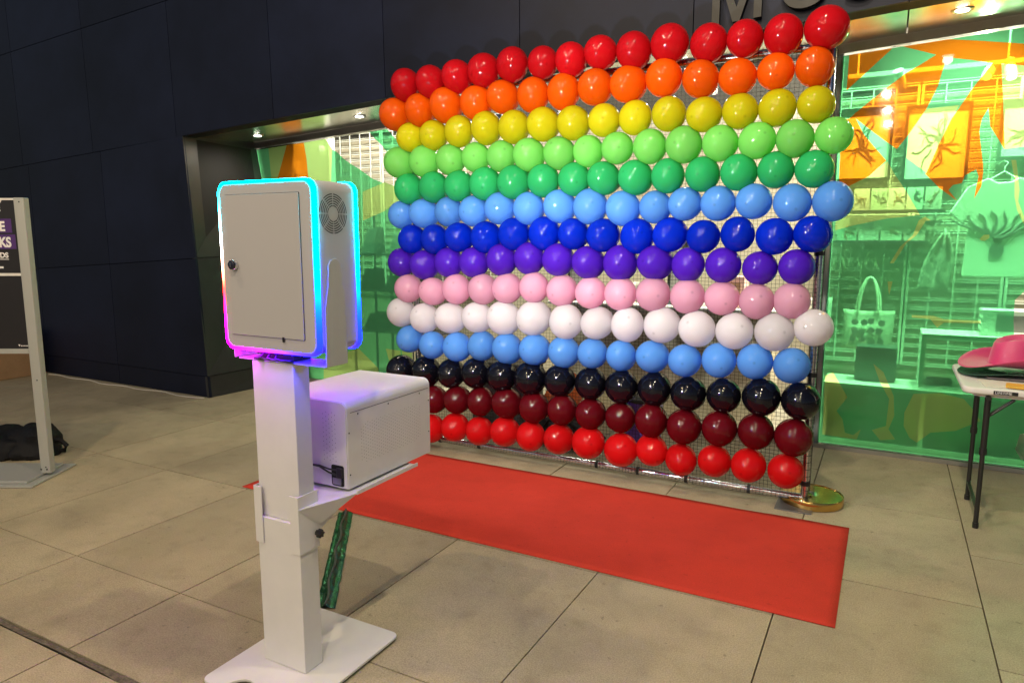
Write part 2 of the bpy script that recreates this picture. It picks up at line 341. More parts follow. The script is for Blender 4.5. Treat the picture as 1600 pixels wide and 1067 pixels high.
BALLOONS={
 'red':[(-2.907,2.481,0.104),(-2.704,2.479,0.103),(-2.504,2.494,0.101),(-2.307,2.510,0.102),(-2.104,2.522,0.103),(-1.902,2.514,0.098),(-1.718,2.508,0.095),(-1.531,2.525,0.097),(-1.337,2.512,0.101),(-1.135,2.524,0.105),(-0.924,2.502,0.101),(-0.737,2.500,0.095),(-0.550,2.495,0.099),(-0.349,2.502,0.103),],
 'orange':[(-3.000,2.302,0.105),(-2.794,2.312,0.105),(-2.589,2.325,0.109),(-2.365,2.323,0.107),(-2.171,2.340,0.102),(-1.963,2.333,0.104),(-1.765,2.333,0.103),(-1.561,2.338,0.103),(-1.361,2.335,0.102),(-1.159,2.348,0.102),(-0.959,2.323,0.100),(-0.766,2.313,0.097),(-0.577,2.320,0.095),(-0.393,2.322,0.094),],
 'yellow':[(-2.876,2.145,0.096),(-2.688,2.145,0.098),(-2.491,2.156,0.101),(-2.291,2.162,0.101),(-2.095,2.155,0.101),(-1.893,2.156,0.102),(-1.697,2.149,0.099),(-1.504,2.150,0.096),(-1.318,2.150,0.097),(-1.124,2.154,0.098),(-0.933,2.137,0.096),(-0.746,2.140,0.095),(-0.562,2.141,0.094),(-0.377,2.141,0.094),],
 'lime':[(-2.974,1.985,0.106),(-2.765,1.983,0.105),(-2.563,1.983,0.100),(-2.373,1.989,0.096),(-2.185,1.985,0.099),(-1.986,1.982,0.102),(-1.786,1.981,0.098),(-1.600,1.982,0.094),(-1.419,1.989,0.095),(-1.228,1.987,0.098),(-1.035,1.984,0.098),(-0.842,1.981,0.098),(-0.652,1.982,0.096),(-0.467,1.981,0.094),(-0.285,1.985,0.094),],
 'green':[(-2.901,1.808,0.104),(-2.697,1.812,0.103),(-2.498,1.814,0.101),(-2.303,1.821,0.104),(-2.090,1.823,0.106),(-1.887,1.823,0.103),(-1.686,1.825,0.099),(-1.498,1.823,0.096),(-1.308,1.820,0.097),(-1.119,1.821,0.096),(-0.929,1.823,0.097),(-0.737,1.824,0.096),(-0.552,1.829,0.095),(-0.366,1.825,0.095),],
 'sky':[(-2.965,1.636,0.095),(-2.778,1.642,0.098),(-2.583,1.651,0.099),(-2.390,1.652,0.100),(-2.191,1.664,0.103),(-1.987,1.660,0.105),(-1.778,1.668,0.104),(-1.579,1.664,0.103),(-1.376,1.648,0.100),(-1.187,1.652,0.094),(-1.018,1.666,0.094),(-0.839,1.665,0.094),(-0.654,1.671,0.096),(-0.463,1.660,0.098),(-0.271,1.662,0.098),],
 'royal':[(-2.883,1.471,0.097),(-2.693,1.471,0.098),(-2.500,1.484,0.101),(-2.295,1.484,0.105),(-2.090,1.504,0.106),(-1.880,1.507,0.103),(-1.688,1.503,0.098),(-1.495,1.495,0.102),(-1.289,1.489,0.102),(-1.095,1.498,0.097),(-0.911,1.487,0.094),(-0.728,1.500,0.094),(-0.540,1.488,0.095),(-0.354,1.499,0.095),],
 'purple':[(-2.977,1.313,0.100),(-2.781,1.299,0.099),(-2.588,1.319,0.099),(-2.391,1.322,0.104),(-2.180,1.342,0.103),(-1.985,1.353,0.101),(-1.785,1.348,0.102),(-1.585,1.334,0.101),(-1.388,1.335,0.104),(-1.177,1.339,0.102),(-0.990,1.331,0.097),(-0.797,1.333,0.098),(-0.606,1.321,0.095),(-0.423,1.330,0.094),],
 'pink':[(-2.919,1.135,0.101),(-2.721,1.120,0.099),(-2.530,1.142,0.101),(-2.326,1.149,0.099),(-2.141,1.161,0.096),(-1.949,1.174,0.097),(-1.762,1.160,0.097),(-1.570,1.154,0.097),(-1.382,1.155,0.098),(-1.185,1.160,0.101),(-0.987,1.155,0.099),(-0.796,1.152,0.095),(-0.613,1.142,0.094),(-0.437,1.153,0.094),],
 'white':[(-2.987,0.965,0.101),(-2.789,0.935,0.104),(-2.579,0.946,0.107),(-2.369,0.962,0.105),(-2.167,0.968,0.106),(-1.952,0.980,0.112),(-1.729,0.970,0.108),(-1.527,0.972,0.100),(-1.336,0.973,0.102),(-1.128,0.984,0.105),(-0.926,0.974,0.103),(-0.723,0.974,0.105),(-0.514,0.982,0.102),(-0.323,1.017,0.097),],
 'sky2':[(-2.917,0.783,0.096),(-2.728,0.752,0.099),(-2.530,0.753,0.100),(-2.337,0.774,0.098),(-2.146,0.769,0.101),(-1.942,0.780,0.103),(-1.742,0.779,0.099),(-1.553,0.786,0.095),(-1.369,0.785,0.095),(-1.179,0.796,0.097),(-0.988,0.789,0.097),(-0.799,0.805,0.097),(-0.607,0.814,0.097),(-0.418,0.809,0.097),],
 'black':[(-2.996,0.557,0.110),(-2.781,0.563,0.106),(-2.579,0.568,0.102),(-2.380,0.589,0.101),(-2.184,0.587,0.104),(-1.973,0.593,0.106),(-1.768,0.596,0.104),(-1.564,0.598,0.103),(-1.364,0.598,0.103),(-1.162,0.605,0.103),(-0.959,0.600,0.102),(-0.762,0.610,0.101),(-0.563,0.624,0.102),(-0.363,0.623,0.102),],
 'maroon':[(-2.934,0.359,0.104),(-2.731,0.368,0.102),(-2.535,0.387,0.098),(-2.347,0.397,0.099),(-2.146,0.407,0.101),(-1.949,0.404,0.101),(-1.751,0.410,0.100),(-1.557,0.409,0.098),(-1.366,0.408,0.098),(-1.172,0.417,0.099),(-0.978,0.403,0.100),(-0.779,0.418,0.101),(-0.583,0.425,0.100),(-0.387,0.420,0.100),],
 'scarlet':[(-2.957,0.155,0.105),(-2.751,0.159,0.103),(-2.553,0.194,0.100),(-2.358,0.192,0.100),(-2.161,0.214,0.099),(-1.971,0.210,0.099),(-1.771,0.218,0.102),(-1.570,0.224,0.106),(-1.355,0.208,0.103),(-1.166,0.234,0.094),(-0.989,0.204,0.094),(-0.799,0.223,0.096),(-0.611,0.230,0.097),(-0.417,0.225,0.099),],
}
FILMS=[
 ('orange',[(-0.323,2.737),(-0.055,2.700),(-0.327,2.446),]),
 ('orange',[(-0.055,2.700),(0.041,2.720),(0.124,2.717),(0.379,2.672),(0.696,2.609),(0.817,2.587),(0.828,2.467),(0.630,2.499),(0.516,2.523),(0.474,2.531),(0.355,2.563),(0.228,2.592),(0.172,2.614),]),
 ('orange',[(0.172,2.614),(0.228,2.592),(0.194,2.423),(0.142,2.290),(0.056,2.141),(-0.006,2.050),(-0.133,2.154),(-0.262,2.264),(-0.207,2.159),(-0.134,2.066),(-0.062,1.981),(-0.159,1.884),(-0.283,1.819),(-0.334,1.829),(-0.346,2.266),(-0.300,2.262),(-0.261,2.300),(-0.114,2.422),(0.001,2.511),]),
 ('orange',[(0.474,2.531),(0.388,2.404),(0.284,2.217),(0.228,2.068),(0.172,1.893),(0.166,1.887),(0.249,1.797),(0.354,1.712),(0.301,1.780),(0.323,1.811),(0.369,1.821),(0.385,1.870),(0.439,1.902),(0.455,1.860),(0.443,1.725),(0.474,1.798),(0.477,1.889),(0.472,1.932),(0.436,2.130),(0.443,2.205),(0.473,2.270),(0.492,2.157),(0.575,2.017),(0.544,2.301),(0.516,2.523),]),
 ('lime',[(0.142,2.290),(0.318,2.298),(0.284,2.217),(0.228,2.068),(0.172,1.893),(0.052,1.991),(0.056,2.141),]),
 ('lime',[(0.516,2.523),(0.630,2.499),(0.828,2.467),(0.867,2.043),(0.671,2.026),(0.575,2.017),(0.544,2.301),]),
 ('lime',[(-0.055,1.977),(-0.009,1.894),(0.068,1.779),(0.157,1.625),(-0.029,1.607),(-0.228,1.564),(-0.339,1.531),(-0.339,1.598),(-0.334,1.829),(-0.283,1.819),(-0.159,1.884),]),
 ('lime',[(0.186,1.616),(0.219,1.592),(0.191,1.588),(0.145,1.496),(0.092,1.447),(0.028,1.315),(0.006,1.314),(0.057,1.422),(0.124,1.496),(0.152,1.593),]),
 ('lime',[(0.615,1.951),(0.640,1.949),(0.672,1.768),(0.671,1.701),(0.708,1.609),(0.753,1.556),(0.756,1.525),(0.708,1.571),(0.670,1.648),(0.650,1.731),(0.641,1.837),]),
 ('lime',[(0.492,1.473),(0.511,1.499),(0.541,1.501),(0.542,1.480),(0.521,1.462),(0.501,1.464),]),
 ('clear',[(0.707,1.099),(0.748,1.152),(0.807,1.165),(0.891,0.879),(0.723,0.868),(0.711,0.962),]),
 ('clear',[(0.807,0.252),(0.944,0.303),(0.963,0.089),(0.826,0.089),(0.790,0.150),]),
 ('lime',[(0.206,0.448),(0.162,0.316),(0.164,0.223),(0.204,0.146),(0.250,0.118),(0.322,0.197),(0.462,0.228),(0.593,0.312),(0.552,0.374),(0.491,0.445),(0.359,0.470),]),
 ('lime',[(-0.341,0.522),(-0.291,0.551),(-0.190,0.382),(-0.253,0.278),(-0.212,0.223),(-0.190,0.128),(-0.136,0.117),(-0.092,0.166),(-0.113,0.090),(-0.334,0.097),]),
 ('lime',[(-0.046,0.632),(0.019,0.579),(0.090,0.424),(0.104,0.286),(0.076,0.188),(0.121,0.123),(0.031,0.105),(-0.025,0.169),(0.059,0.209),(0.066,0.398),(0.003,0.508),]),
 ('lime',[(0.158,0.976),(0.282,0.977),(0.340,0.958),(0.540,0.958),(0.541,0.942),(0.341,0.936),(0.307,0.901),(0.265,0.954),(0.159,0.959),]),
 ('lime',[(0.001,1.193),(0.030,1.194),(0.017,1.104),(0.011,1.126),]),
 ('orange2',[(-5.411,2.418),(-5.190,2.437),(-5.158,2.257),(-5.146,2.078),(-5.148,1.667),(-5.645,1.673),(-5.561,2.095),]),
 ('lime2',[(-5.675,2.390),(-5.411,2.418),(-5.561,2.095),(-5.645,1.673),(-5.670,1.673),(-5.656,2.093),]),
 ('lime2',[(-5.190,2.437),(-4.907,2.435),(-4.819,2.324),(-4.847,2.050),(-4.881,1.664),(-5.148,1.667),(-5.146,2.078),(-5.158,2.257),]),
 ('clear2',[(-4.907,2.435),(-4.372,2.471),(-4.295,2.395),(-4.231,2.341),(-4.156,2.266),(-4.003,2.227),(-3.756,2.106),(-3.764,1.750),(-4.204,1.984),(-4.335,2.030),(-4.480,2.119),(-4.588,2.176),(-4.669,2.222),(-4.764,2.300),(-4.819,2.324),]),
 ('clear2',[(-4.155,2.471),(-3.626,2.524),(-3.634,2.140),(-4.000,2.326),]),
 ('lime2',[(-4.458,1.913),(-4.195,1.993),(-3.904,1.896),(-4.204,1.729),(-4.468,1.643),]),
 ('lime2',[(-5.037,0.261),(-4.567,0.395),(-4.333,0.223),(-4.268,-0.187),(-5.065,-0.281),]),
 ('lime2',[(-4.232,0.421),(-4.056,0.415),(-4.040,0.155),(-4.176,0.237),]),
 ('lime2',[(-4.041,0.416),(-3.884,0.404),(-3.890,0.170),(-4.010,0.158),]),
]

def films(base, items, y):
    polys = [base]+[p for _, p in items]
    co = []; faces = []
    for p in polys:
        if sum(p[i-1][0]*p[i][1]-p[i][0]*p[i-1][1] for i in range(len(p))) < 0: p = p[::-1]
        s = len(co); co += [Vector(q) for q in p]; faces.append(list(range(s, s+len(p))))
    vs, es, fs, ov, oe, of = delaunay_2d_cdt(co, [], faces, 1, 1e-4)
    own = {}
    for f, o in zip(fs, of):
        if 0 not in o: continue
        k = max(o); own.setdefault(k, []).append(f)
    for k, fl in own.items():
        kind = 'green' if k == 0 else items[k-1][0]
        if kind.startswith('clear'): continue
        used = sorted({i for f in fl for i in f}); ix = {u: i for i, u in enumerate(used)}
        V = [(vs[u].x, y, vs[u].y) for u in used]
        MB().add(V, [tuple(ix[i] for i in f) for f in fl]).build('colour_film', FM[kind], win)
films([(-.362,.035),(3.38,.035),(3.38,zt(3.38)-.01),(-.362,zt(-.362)-.01)], [f for f in FILMS if not f[0].endswith('2')], GY-.002)
films([(-5.44,.035),(-3.92,.035),(-3.92,zt(-3.92)-.01),(-5.845,zt(-5.845)-.01)], [f for f in FILMS if f[0].endswith('2')], GY-.002)
# the interior behind the glass
M_wall = mat('shop_wall_paint', (.42,.37,.29), .8, var=.05, vscale=2)
M_wallw = mat('shop_white_wall', (.78,.76,.72), .8)
M_ceil = mat('shop_ceiling_dark', (.05,.045,.04), .9)
M_shopfl = mat('shop_floor_concrete', (.30,.27,.22), .35, var=.15, vscale=3)
BY = 6.55
st = lambda o: tag(o, kind='structure')
st(MB().add([(-9,GY-.01,-.004),(5,GY-.01,-.004),(5,BY,-.004),(-9,BY,-.004)], [(0,1,2,3)]).build('shop_floor', M_shopfl))
st(MB().box(-9,5,BY,BY+.1,-.02,2.62).build('shop_wall_back', M_wall)); st(MB().box(-9,5,BY-.02,BY+.1,2.622,4.2).build('shop_wall_upper', M_ceil))
st(MB().box(-9,5,GY+.06,BY-.003,4.2,4.3).build('shop_ceiling', M_ceil))
st(MB().box(4.9,5,GY+.06,BY-.003,0,4.19).build('shop_wall_right', M_wallw))
st(MB().box(-6.9,-5.42,5.9,6.0,0,4.19).build('shop_wall_return', M_wallw))
st(MB().box(-6.9,-6.8,GY+.06,5.89,0,4.19).build('shop_wall_left', M_reveal))
sw = thing('light_switch', (-5.75,5.345,2.0), 'pale switch plate behind the green film at the window\'s left edge', 'switch')
MB().box(-5.93,-5.865,5.88,5.897,2.14,2.3).build('plate', M_paper, sw, bevel=.004)
MB().box(-5.913,-5.882,5.872,5.8795,2.19,2.25).build('rocker', M_whitep, sw)
# ---- wire grid panels, shelves, merchandise
M_wire = mat('white_wire', (.85,.83,.78), .4)
def gridwall(x0, x1, z0, z1, y, label):
    t = thing('wire_grid_panel', ((x0+x1)/2, y, 0), label, 'grid panel', 'white wire grid panels on the shop wall')
    n = int((z1-z0)/.075)
    for k in range(n+1):
        z = z0+(z1-z0)*k/n
        MB().box(x0,x1,y-.006,y,z-.004,z+.004).build('wire', M_wire, t)
        MB().box(x0,x1,y-.006,y,z+.016,z+.022).build('wire', M_wire, t)
    n = max(2, int((x1-x0)/.15))
    for k in range(n+1):
        x = x0+(x1-x0)*k/n
        w = .014 if k in (0, n) else .005
        MB().box(x-w,x+w,y-.013,y-.007,z0,z1).build('wire', M_wire, t)
gridwall(-.52,.12,.45,2.66,BY-.03,'white wire grid panel behind the framed print nearest the balloons')
gridwall(.14,.78,.45,2.66,BY-.03,'white wire grid panel behind the second framed print')
gridwall(.80,1.5,.45,2.66,BY-.03,'white wire grid panel behind the hanging t-shirt')
gridwall(-5.95,-5.2,.9,2.75,BY-.03,'white wire grid panel beside the pale green return wall')
gridwall(-5.18,-4.4,.9,2.75,BY-.03,'white wire grid panel left of the first balloons')
gridwall(-4.38,-3.6,.9,2.75,BY-.03,'white wire grid panel partly behind the leftmost balloons')
M_art = mat('print_ink_grey', (.16,.16,.15), .6); M_artp = mat('print_ink_warm', (.42,.22,.12), .6)
def squiggle(parent, cx, cz, w, h, y, n, seed, m, r=.004):
    rn = random.Random(seed); b = MB()
    for i in range(n):
        a = rn.uniform(0, 6.28); x = cx+rn.uniform(-.12,.12)*w; z = cz+rn.uniform(-.1,.1)*h; P = []
        for k in range(9):
            P.append((max(cx-w*.46, min(cx+w*.46, x)), y, max(cz-h*.46, min(cz+h*.46, z))))
            a += rn.uniform(-.6,.6); x += math.cos(a)*w*.055; z += math.sin(a)*h*.055
        b.tube(P, [r*(1.6-.15*k) for k in range(9)], 4)
    return b.build('drawing', m, parent)
def print_frame(x0, x1, z0, z1, label, seed, fr=M_black):
    y = BY-.075
    t = thing('framed_print', ((x0+x1)/2, y, z0), label, 'picture', 'framed art prints')
    for a in ((x0-.02,x1+.02,z0-.02,z0),(x0-.02,x1+.02,z1,z1+.02),(x0-.02,x0,z0,z1),(x1,x1+.02,z0,z1)):
        MB().box(a[0],a[1],y-.025,y+.02,a[2],a[3]).build('frame', fr, t)
    MB().box(x0,x1,y,y+.015,z0,z1).build('paper', M_paper, t)
    squiggle(t, (x0+x1)/2, (z0+z1)/2, (x1-x0)*.9, (z1-z0)*.9, y-.004, 16, seed, M_art)
print_frame(-.43,-.06,1.96,2.49,'framed drawing of tangled limbs under the orange film next to the balloons',3)
print_frame(.06,.46,1.94,2.48,'framed drawing of a branch, lime left half and orange right half',5)
print_frame(.68,1.02,2.08,2.47,'framed grey drawing under lime film at the right edge',9)
M_shelf = mat('dark_shelf', (.05,.05,.05), .5)
cols = [(.80,.76,.66),(.78,.62,.55),(.62,.74,.60),(.8,.78,.72)]
M_cards = [mat('card_%d' % i, c, .7) for i, c in enumerate(cols)]
def cards(x0, x1, z0, z1, n, label, seed):
    y = 6.36
    t = thing('card_shelf', ((x0+x1)/2, y, z0), label, 'shelf', 'shelves of greeting cards')
    MB().box(x0-.02,x1+.02,y-.05,y+.13,z0-.02,z0-.002).build('shelf_board', M_shelf, t)
    w = (x1-x0)/n
    for i in range(n):
        c = MB().box(x0+w*i+.006,x0+w*(i+1)-.006,y,y+.006,z0,z1).build('card', M_cards[(i+seed) % 4], t)
        squiggle(c, x0+w*(i+.5), (z0+z1)/2, w, z1-z0, y-.003, 5, seed*10+i, M_art if i % 2 else M_artp, .003)
cards(-.29,.33,1.70,1.87,5,'upper shelf of square cards half under lime film',1)
cards(-.40,.24,1.46,1.64,4,'lower shelf of larger square cards under green film',2)
M_canvas = mat('natural_canvas', (.72,.68,.58), .9, bump=.3, bscale=300)
def tote(x0, x1, z0, z1, zh, y, label, m=M_canvas, spots=True, seed=1):
    t = thing('tote_bag', ((x0+x1)/2, y, z0), label, 'bag', 'canvas tote bags hung on the grid')
    w = x1-x0; b = MB(); N = 8
    for j in range(N+1):
        for i in range(N+1):
            u, v = i/N, j/N
            b.v.append((x0+w*u+.01*math.sin(v*3+u*5), y-.03*math.sin(math.pi*u)*math.sin(math.pi*min(1,v*1.2+.1))-.008*math.sin(9*u), z0+(z1-z0)*v-.012*math.sin(math.pi*u)*v))
    b.f += [(j*(N+1)+i, j*(N+1)+i+1, (j+1)*(N+1)+i+1, (j+1)*(N+1)+i) for j in range(N) for i in range(N)]
    body = b.build('body', m, t, True); s = body.modifiers.new('t', 'SOLIDIFY'); s.thickness = .02; s.offset = 1
    for dx in (-.2, .2):
        cx = (x0+x1)/2; P = []
        for k in range(13):
            a = k/12; P.append((cx+(a-.5)*w*.5*(1 if dx > 0 else .8), y-.02+dx*.05, z1-.02+(zh-z1)*math.sin(math.pi*a)**.6))
        MB().tube(P, .011, 6).build('handle', m, t, True)
    if spots:
        rn = random.Random(seed); sp = MB()
        for i in range(4):
            for j in range(3):
                cx = x0+w*(.25+.17*i)+rn.uniform(-.01,.01); cz = z0+(z1-z0)*(.25+.22*j)+rn.uniform(-.012,.012)
                sp.lathe([(.001,-.001),(.026,-.001),(.026,.001),(.001,.001)], 9, (cx, y-.052, cz), 'y')
        sp.build('print', M_art, t)
    return t
tote(-.30,.06,.59,.91,1.19,6.30,'canvas tote bag with dark spotted print hanging behind green film')
tote(-.56,-.40,.66,1.0,1.30,6.26,'plain canvas tote bag in the clear gap beside the white balloon',spots=False)
for i, x in enumerate((-.36,-.25,-.13)):
    t = thing('key_tassel', (x,6.4,1.26), ['leftmost','middle','rightmost'][i]+' of three small looped tassels under the card shelves', 'tassel', 'small looped tassels')
    MB().tube([(x+.035*math.sin(a*.524),6.42,1.34+.03*math.cos(a*.524)) for a in range(13)], .006, 6).build('loop', M_canvas, t, True)
    for s in (-1, 1): MB().tube([(x+s*.02,6.42,1.32),(x+s*.035,6.41,1.29),(x+s*.04,6.42,1.25)], [.008,.012,.014], 6).build('tail', M_canvas, t, True)
# t-shirt
t = thing('t_shirt', (.66,6.05,1.2), 'pale t-shirt with an octopus print on a hanger behind green film', 't-shirt')
M_shirt = mat('shirt_cotton', (.80,.78,.72), .9, bump=.2, bscale=200)
out = [(.47,1.20),(.85,1.20),(.86,1.62),(.93,1.55),(1.02,1.64),(.90,1.84),(.76,1.90),(.72,1.87),(.64,1.865),(.58,1.90),(.46,1.84),(.36,1.66),(.45,1.57),(.485,1.63)]
sh = MB().prism(out, 6.03, 6.07, 'y').build('body', M_shirt, t, bevel=.012)
ok = MB(); ok.lathe([(.001,-.002),(.045,-.002),(.045,.002),(.001,.002)], 14, (.665,6.024,1.39), 'y'); ok.lathe([(.001,-.002),(.03,-.002),(.03,.002),(.001,.002)], 12, (.665,6.024,1.47), 'y')
for k in range(8):
    a = (k-3.5)*.25; P = []
    for j in range(8):
        u = j/7; P.append((.665+a*.16*u*2.2+.02*math.sin(u*7+k), 6.024, 1.48+.2*u*(1-abs(a)*.35)))
    ok.tube(P, [.012*(1-.09*j) for j in range(8)], 5)
ok.build('octopus_print', M_art, t)
MB().tube([(.58,6.05,1.88),(.67,6.05,1.94),(.76,6.05,1.88)], .008, 6).build('hanger', M_wire, t, True)
MB().tube([(.67,6.05,1.94),(.67,6.05,1.97),(.69,6.06,2.0),(.67,6.1,2.02),(.66,6.4,2.02)], .004, 6).build('hook', M_wire, t, True)
# hanging scarf
t = thing('hanging_scarf', (.34,6.2,1.07), 'folded patterned scarf hanging to a point behind green film', 'scarf')
b = MB(); N = 10
for j in range(N+1):
    v = j/N; hw = .012+.085*math.sin(min(1, (1-v)*1.35)*1.7)
    for i in range(7):
        u = i/6; b.v.append((.36-.06*(1-v)+(u-.5)*2*hw, 6.2-.02*math.cos(u*12), 1.07+.45*v))
b.f += [(j*7+i, j*7+i+1, (j+1)*7+i+1, (j+1)*7+i) for j in range(N) for i in range(6)]
o = b.build('cloth', mat('scarf_cloth', (.45,.40,.36), .8, var=.7, vscale=25), t, True); o.modifiers.new('t', 'SOLIDIFY').thickness = .01
MB().tube([(.36,6.2,1.52),(.36,6.3,1.55),(.36,6.5,1.55)], .004, 6).build('hook', M_wire, t)
# white cube shelving
M_cube = mat('white_laminate', (.80,.78,.73), .45)
def cubes(name, x0, x1, y0, y1, z0, z1, nx, label):
    t = thing(name, ((x0+x1)/2, y0, z0), label, 'shelf')
    th = .03
    MB().box(x0,x1,y0,y1,z1-th,z1).build('top', M_cube, t); MB().box(x0,x1,y0,y1,z0,z0+th).build('bottom', M_cube, t)
    for k in range(nx+1):
        x = x0+(x1-x0-th)*k/nx
        MB().box(x,x+th,y0+.001,y1-.001,z0+th,z1-th).build('upright', M_cube, t)
    return t
t = cubes('cube_shelf', -.36,.915,5.50,5.88,.0,.44,2,'low white cube shelf standing behind the glass at the right')
MB().box(-.33,.885,5.86,5.878,.03,.41).build('back_panel', M_cube, t)
cubes('cube_shelf', .235,.93,5.52,5.86,.442,.83,1,'open white cube unit stacked on the low cube shelf')
t = thing('tablet_stand', (-.04,5.7,.44), 'dark upright display case on the low cube shelf', 'display')
M_case = mat('dark_grey_case', (.06,.07,.07), .4)
MB().box(-.17,.10,5.66,5.80,.45,.70).build('case', M_case, t, bevel=.008); MB().box(-.155,.085,5.655,5.6595,.60,.685).build('screen', M_black, t); MB().box(-.12,.05,5.64,5.80,.441,.45).build('foot', M_case, t)
t = thing('wire_tray', (.36,5.62,.44), 'small tray of folded cards on the low cube shelf', 'tray')
MB().box(.29,.44,5.57,5.70,.442,.452).build('bottom', M_shelf, t)
for a in ((.29,.296,5.57,5.70),(.434,.44,5.57,5.70),(.297,.433,5.57,5.576),(.297,.433,5.694,5.70)): MB().box(*a,.4525,.505).build('side', M_shelf, t)
for k in range(3): MB().box(.30+.01*k,.42,5.58,5.69,.453+.012*k,.463+.012*k).build('card', M_cards[k], t)
t = thing('gift_box', (.72,5.72,.83), 'white perforated gift box on the stacked cube unit', 'box')
MB().box(.58,.92,5.62,5.82,.832,1.0).build('carton', M_paper, t); sp = MB()
for i in range(5):
    for j in range(4): sp.disc((.579,5.64+.04*i,.855+.04*j), .011, 8, 'x', -.001)
sp.build('perforation', M_art, t); MB().box(.66,.86,5.617,5.6195,.86,.97).build('picture', M_art, t)
# track lighting
t = thing('track_light', (.06,6.0,2.66), 'white lighting track with tilted spotlight heads above the framed prints', 'light')
MB().box(-.36,1.5,5.985,6.015,2.655,2.685).build('track', M_wire, t)
for x in (-.3,.62,1.4): MB().box(x-.006,x+.006,5.994,6.006,2.6855,4.2).build('hanger_rod', M_wire, t)
for x, d, pw in ((-.02,(.25,.6,-.75),8),(.52,(-.25,-.75,-.6),70),(.64,(.1,-.5,-.9),14),(1.15,(.2,.6,-.8),8)):
    d = Vector(d).normalized(); c = Vector((x,6.0,2.62)); a, e = c-d*.07, c+d*.07
    MB().tube([a, c, e], .036, 14).build('spot_head', M_wire, t, True)
    MB().tube([e+d*.0005, e+d*.002], .031, 14).build('lens', M_lampw, t)
    MB().box(x-.008,x+.008,5.99,6.01,2.63,2.655).build('stem', M_wire, t)
    lamp('spot_bulb', 'SPOT', e+d*.02, pw, (1,.88,.66), t, .025, d.to_track_quat('-Z','Y').to_euler(), spot_size=R(110), spot_blend=.5)
# unseen panel lights, added to brighten the shop behind the film
M_panel = emis('added_panel_glow', (1,.93,.80), 5)
NM = ['first','second','third','fourth','fifth','sixth','seventh']
for i, x in enumerate((-6.1,-4.7,-3.4,-1.9,-.5,.6,1.8)):
    yy = (5.62,5.6,5.85,5.85,5.6,5.52,5.52)[i]; pw = (260,230,55,45,120,280,240)[i]
    t = thing('added_panel_light', (x,yy,4.19), NM[i]+' added unseen panel light inside the shop counted from the left', 'light', 'added unseen panel lights inside the shop')
    MB().box(x-.16,x+.16,yy-.16,yy+.16,4.17,4.199).build('housing', M_whitep, t); MB().box(x-.14,x+.14,yy-.14,yy+.14,4.166,4.1698).build('diffuser', M_panel, t)
    lamp('added_panel_lamp', 'AREA', (x,yy,4.155), pw, (1,.90,.72), t, size=.28)
# dark display fixture on the left, seen through the green film
t = thing('display_rack', (-4.6,5.9,0), 'dark tiered display rack with black bags behind green film left of the balloons', 'rack')
for z in (.52,.95,1.32): MB().box(-5.02,-3.95,5.72,6.12,z-.02,z).build('shelf', M_shelf, t)
for x in (-5.0,-4.5,-3.99):
    for y in (5.73,6.09): MB().box(x,x+.02,y,y+.02,0,1.72 if y > 6 else 1.32).build('post', M_shelf, t)
lst = [(-4.9,1.32,.16,.26,'upright'),(-4.55,1.32,.3,.2,'folded'),(-4.25,1.32,.2,.34,'tall'),(-4.95,.95,.2,.2,'low'),(-4.62,.95,.26,.14,'flat'),(-4.3,.95,.28,.25,'slanted'),(-4.9,.52,.3,.16,'wide'),(-4.45,.52,.2,.28,'narrow')]
for x, z, w, h, nm in lst:
    t = thing('display_case', (x,5.8,z), f'{nm} dark case on the {"upper" if z > 1.2 else "middle" if z > .8 else "bottom"} shelf of the display rack', 'case', 'dark cases on the display rack')
    MB().add([(x,5.76,z),(x+w,5.76,z),(x+w,5.98,z),(x,5.98,z),(x+.02,5.86,z+h),(x+w-.02,5.86,z+h),(x+w-.02,5.98,z+h),(x+.02,5.98,z+h)],
             [(0,3,2,1),(4,5,6,7),(0,1,5,4),(1,2,6,5),(2,3,7,6),(3,0,4,7)]).build('body', M_case, t, bevel=.006)
    MB().box(x+.03,x+w-.03,5.975,5.985,z+h,z+h+.01).build('rim', M_shelf, t)
t = thing('black_t_shirt', (-4.35,6.25,1.5), 'dark shirt hanging above the display rack behind the green film', 't-shirt')
MB().prism([(x-5.0,z+.22) for x, z in out], 6.23, 6.27, 'y').build('body', M_case, t, bevel=.012)
MB().tube([(-4.42,6.25,2.1),(-4.33,6.25,2.16),(-4.24,6.25,2.1)], .008, 6).build('hanger', M_wire, t, True)
# merchandise glimpsed through the net
M_pur = mat('purple_vinyl', (.16,.08,.55), .35); M_org = mat('orange_fabric', (.75,.16,.03), .8); M_pinkp = mat('pink_board', (.75,.45,.42), .7)
t = thing('display_counter', (-1.7,5.75,0), 'beige sales counter inside the shop behind the balloons', 'counter')
MB().box(-2.6,-.75,5.65,6.05,0,.9).build('body', mat('beige_laminate', (.62,.54,.40), .5), t, bevel=.01); MB().box(-2.65,-.7,5.6,6.1,.902,.93).build('top', M_cube, t, bevel=.005)
for i, (x, z0, z1, m) in enumerate(((-2.4,.932,1.25,M_case),(-2.0,.932,1.1,M_paper),(-1.5,.932,1.45,M_case),(-1.1,.932,1.18,M_pinkp))):
    t = thing('counter_display', (x,5.8,z0), ['tall dark','low white','tallest dark','pink'][i]+' display box on the sales counter behind the balloons', 'box')
    MB().box(x-.11,x+.11,5.72,5.9,z0,z1).build('carton', m, t, bevel=.005); MB().box(x-.08,x+.08,5.713,5.7195,z0+.03,z1-.05).build('picture', M_paper if m is M_case else M_artp, t)
t = thing('purple_bin', (-1.45,4.55,0), 'purple round bin on the ground behind the net', 'bin')
MB().lathe([(.10,.0),(.115,.02),(.13,.36),(.135,.38),(.128,.38),(.12,.05),(.001,.04)], 22, (-1.43,4.6,0)).build('body', M_pur, t, True)
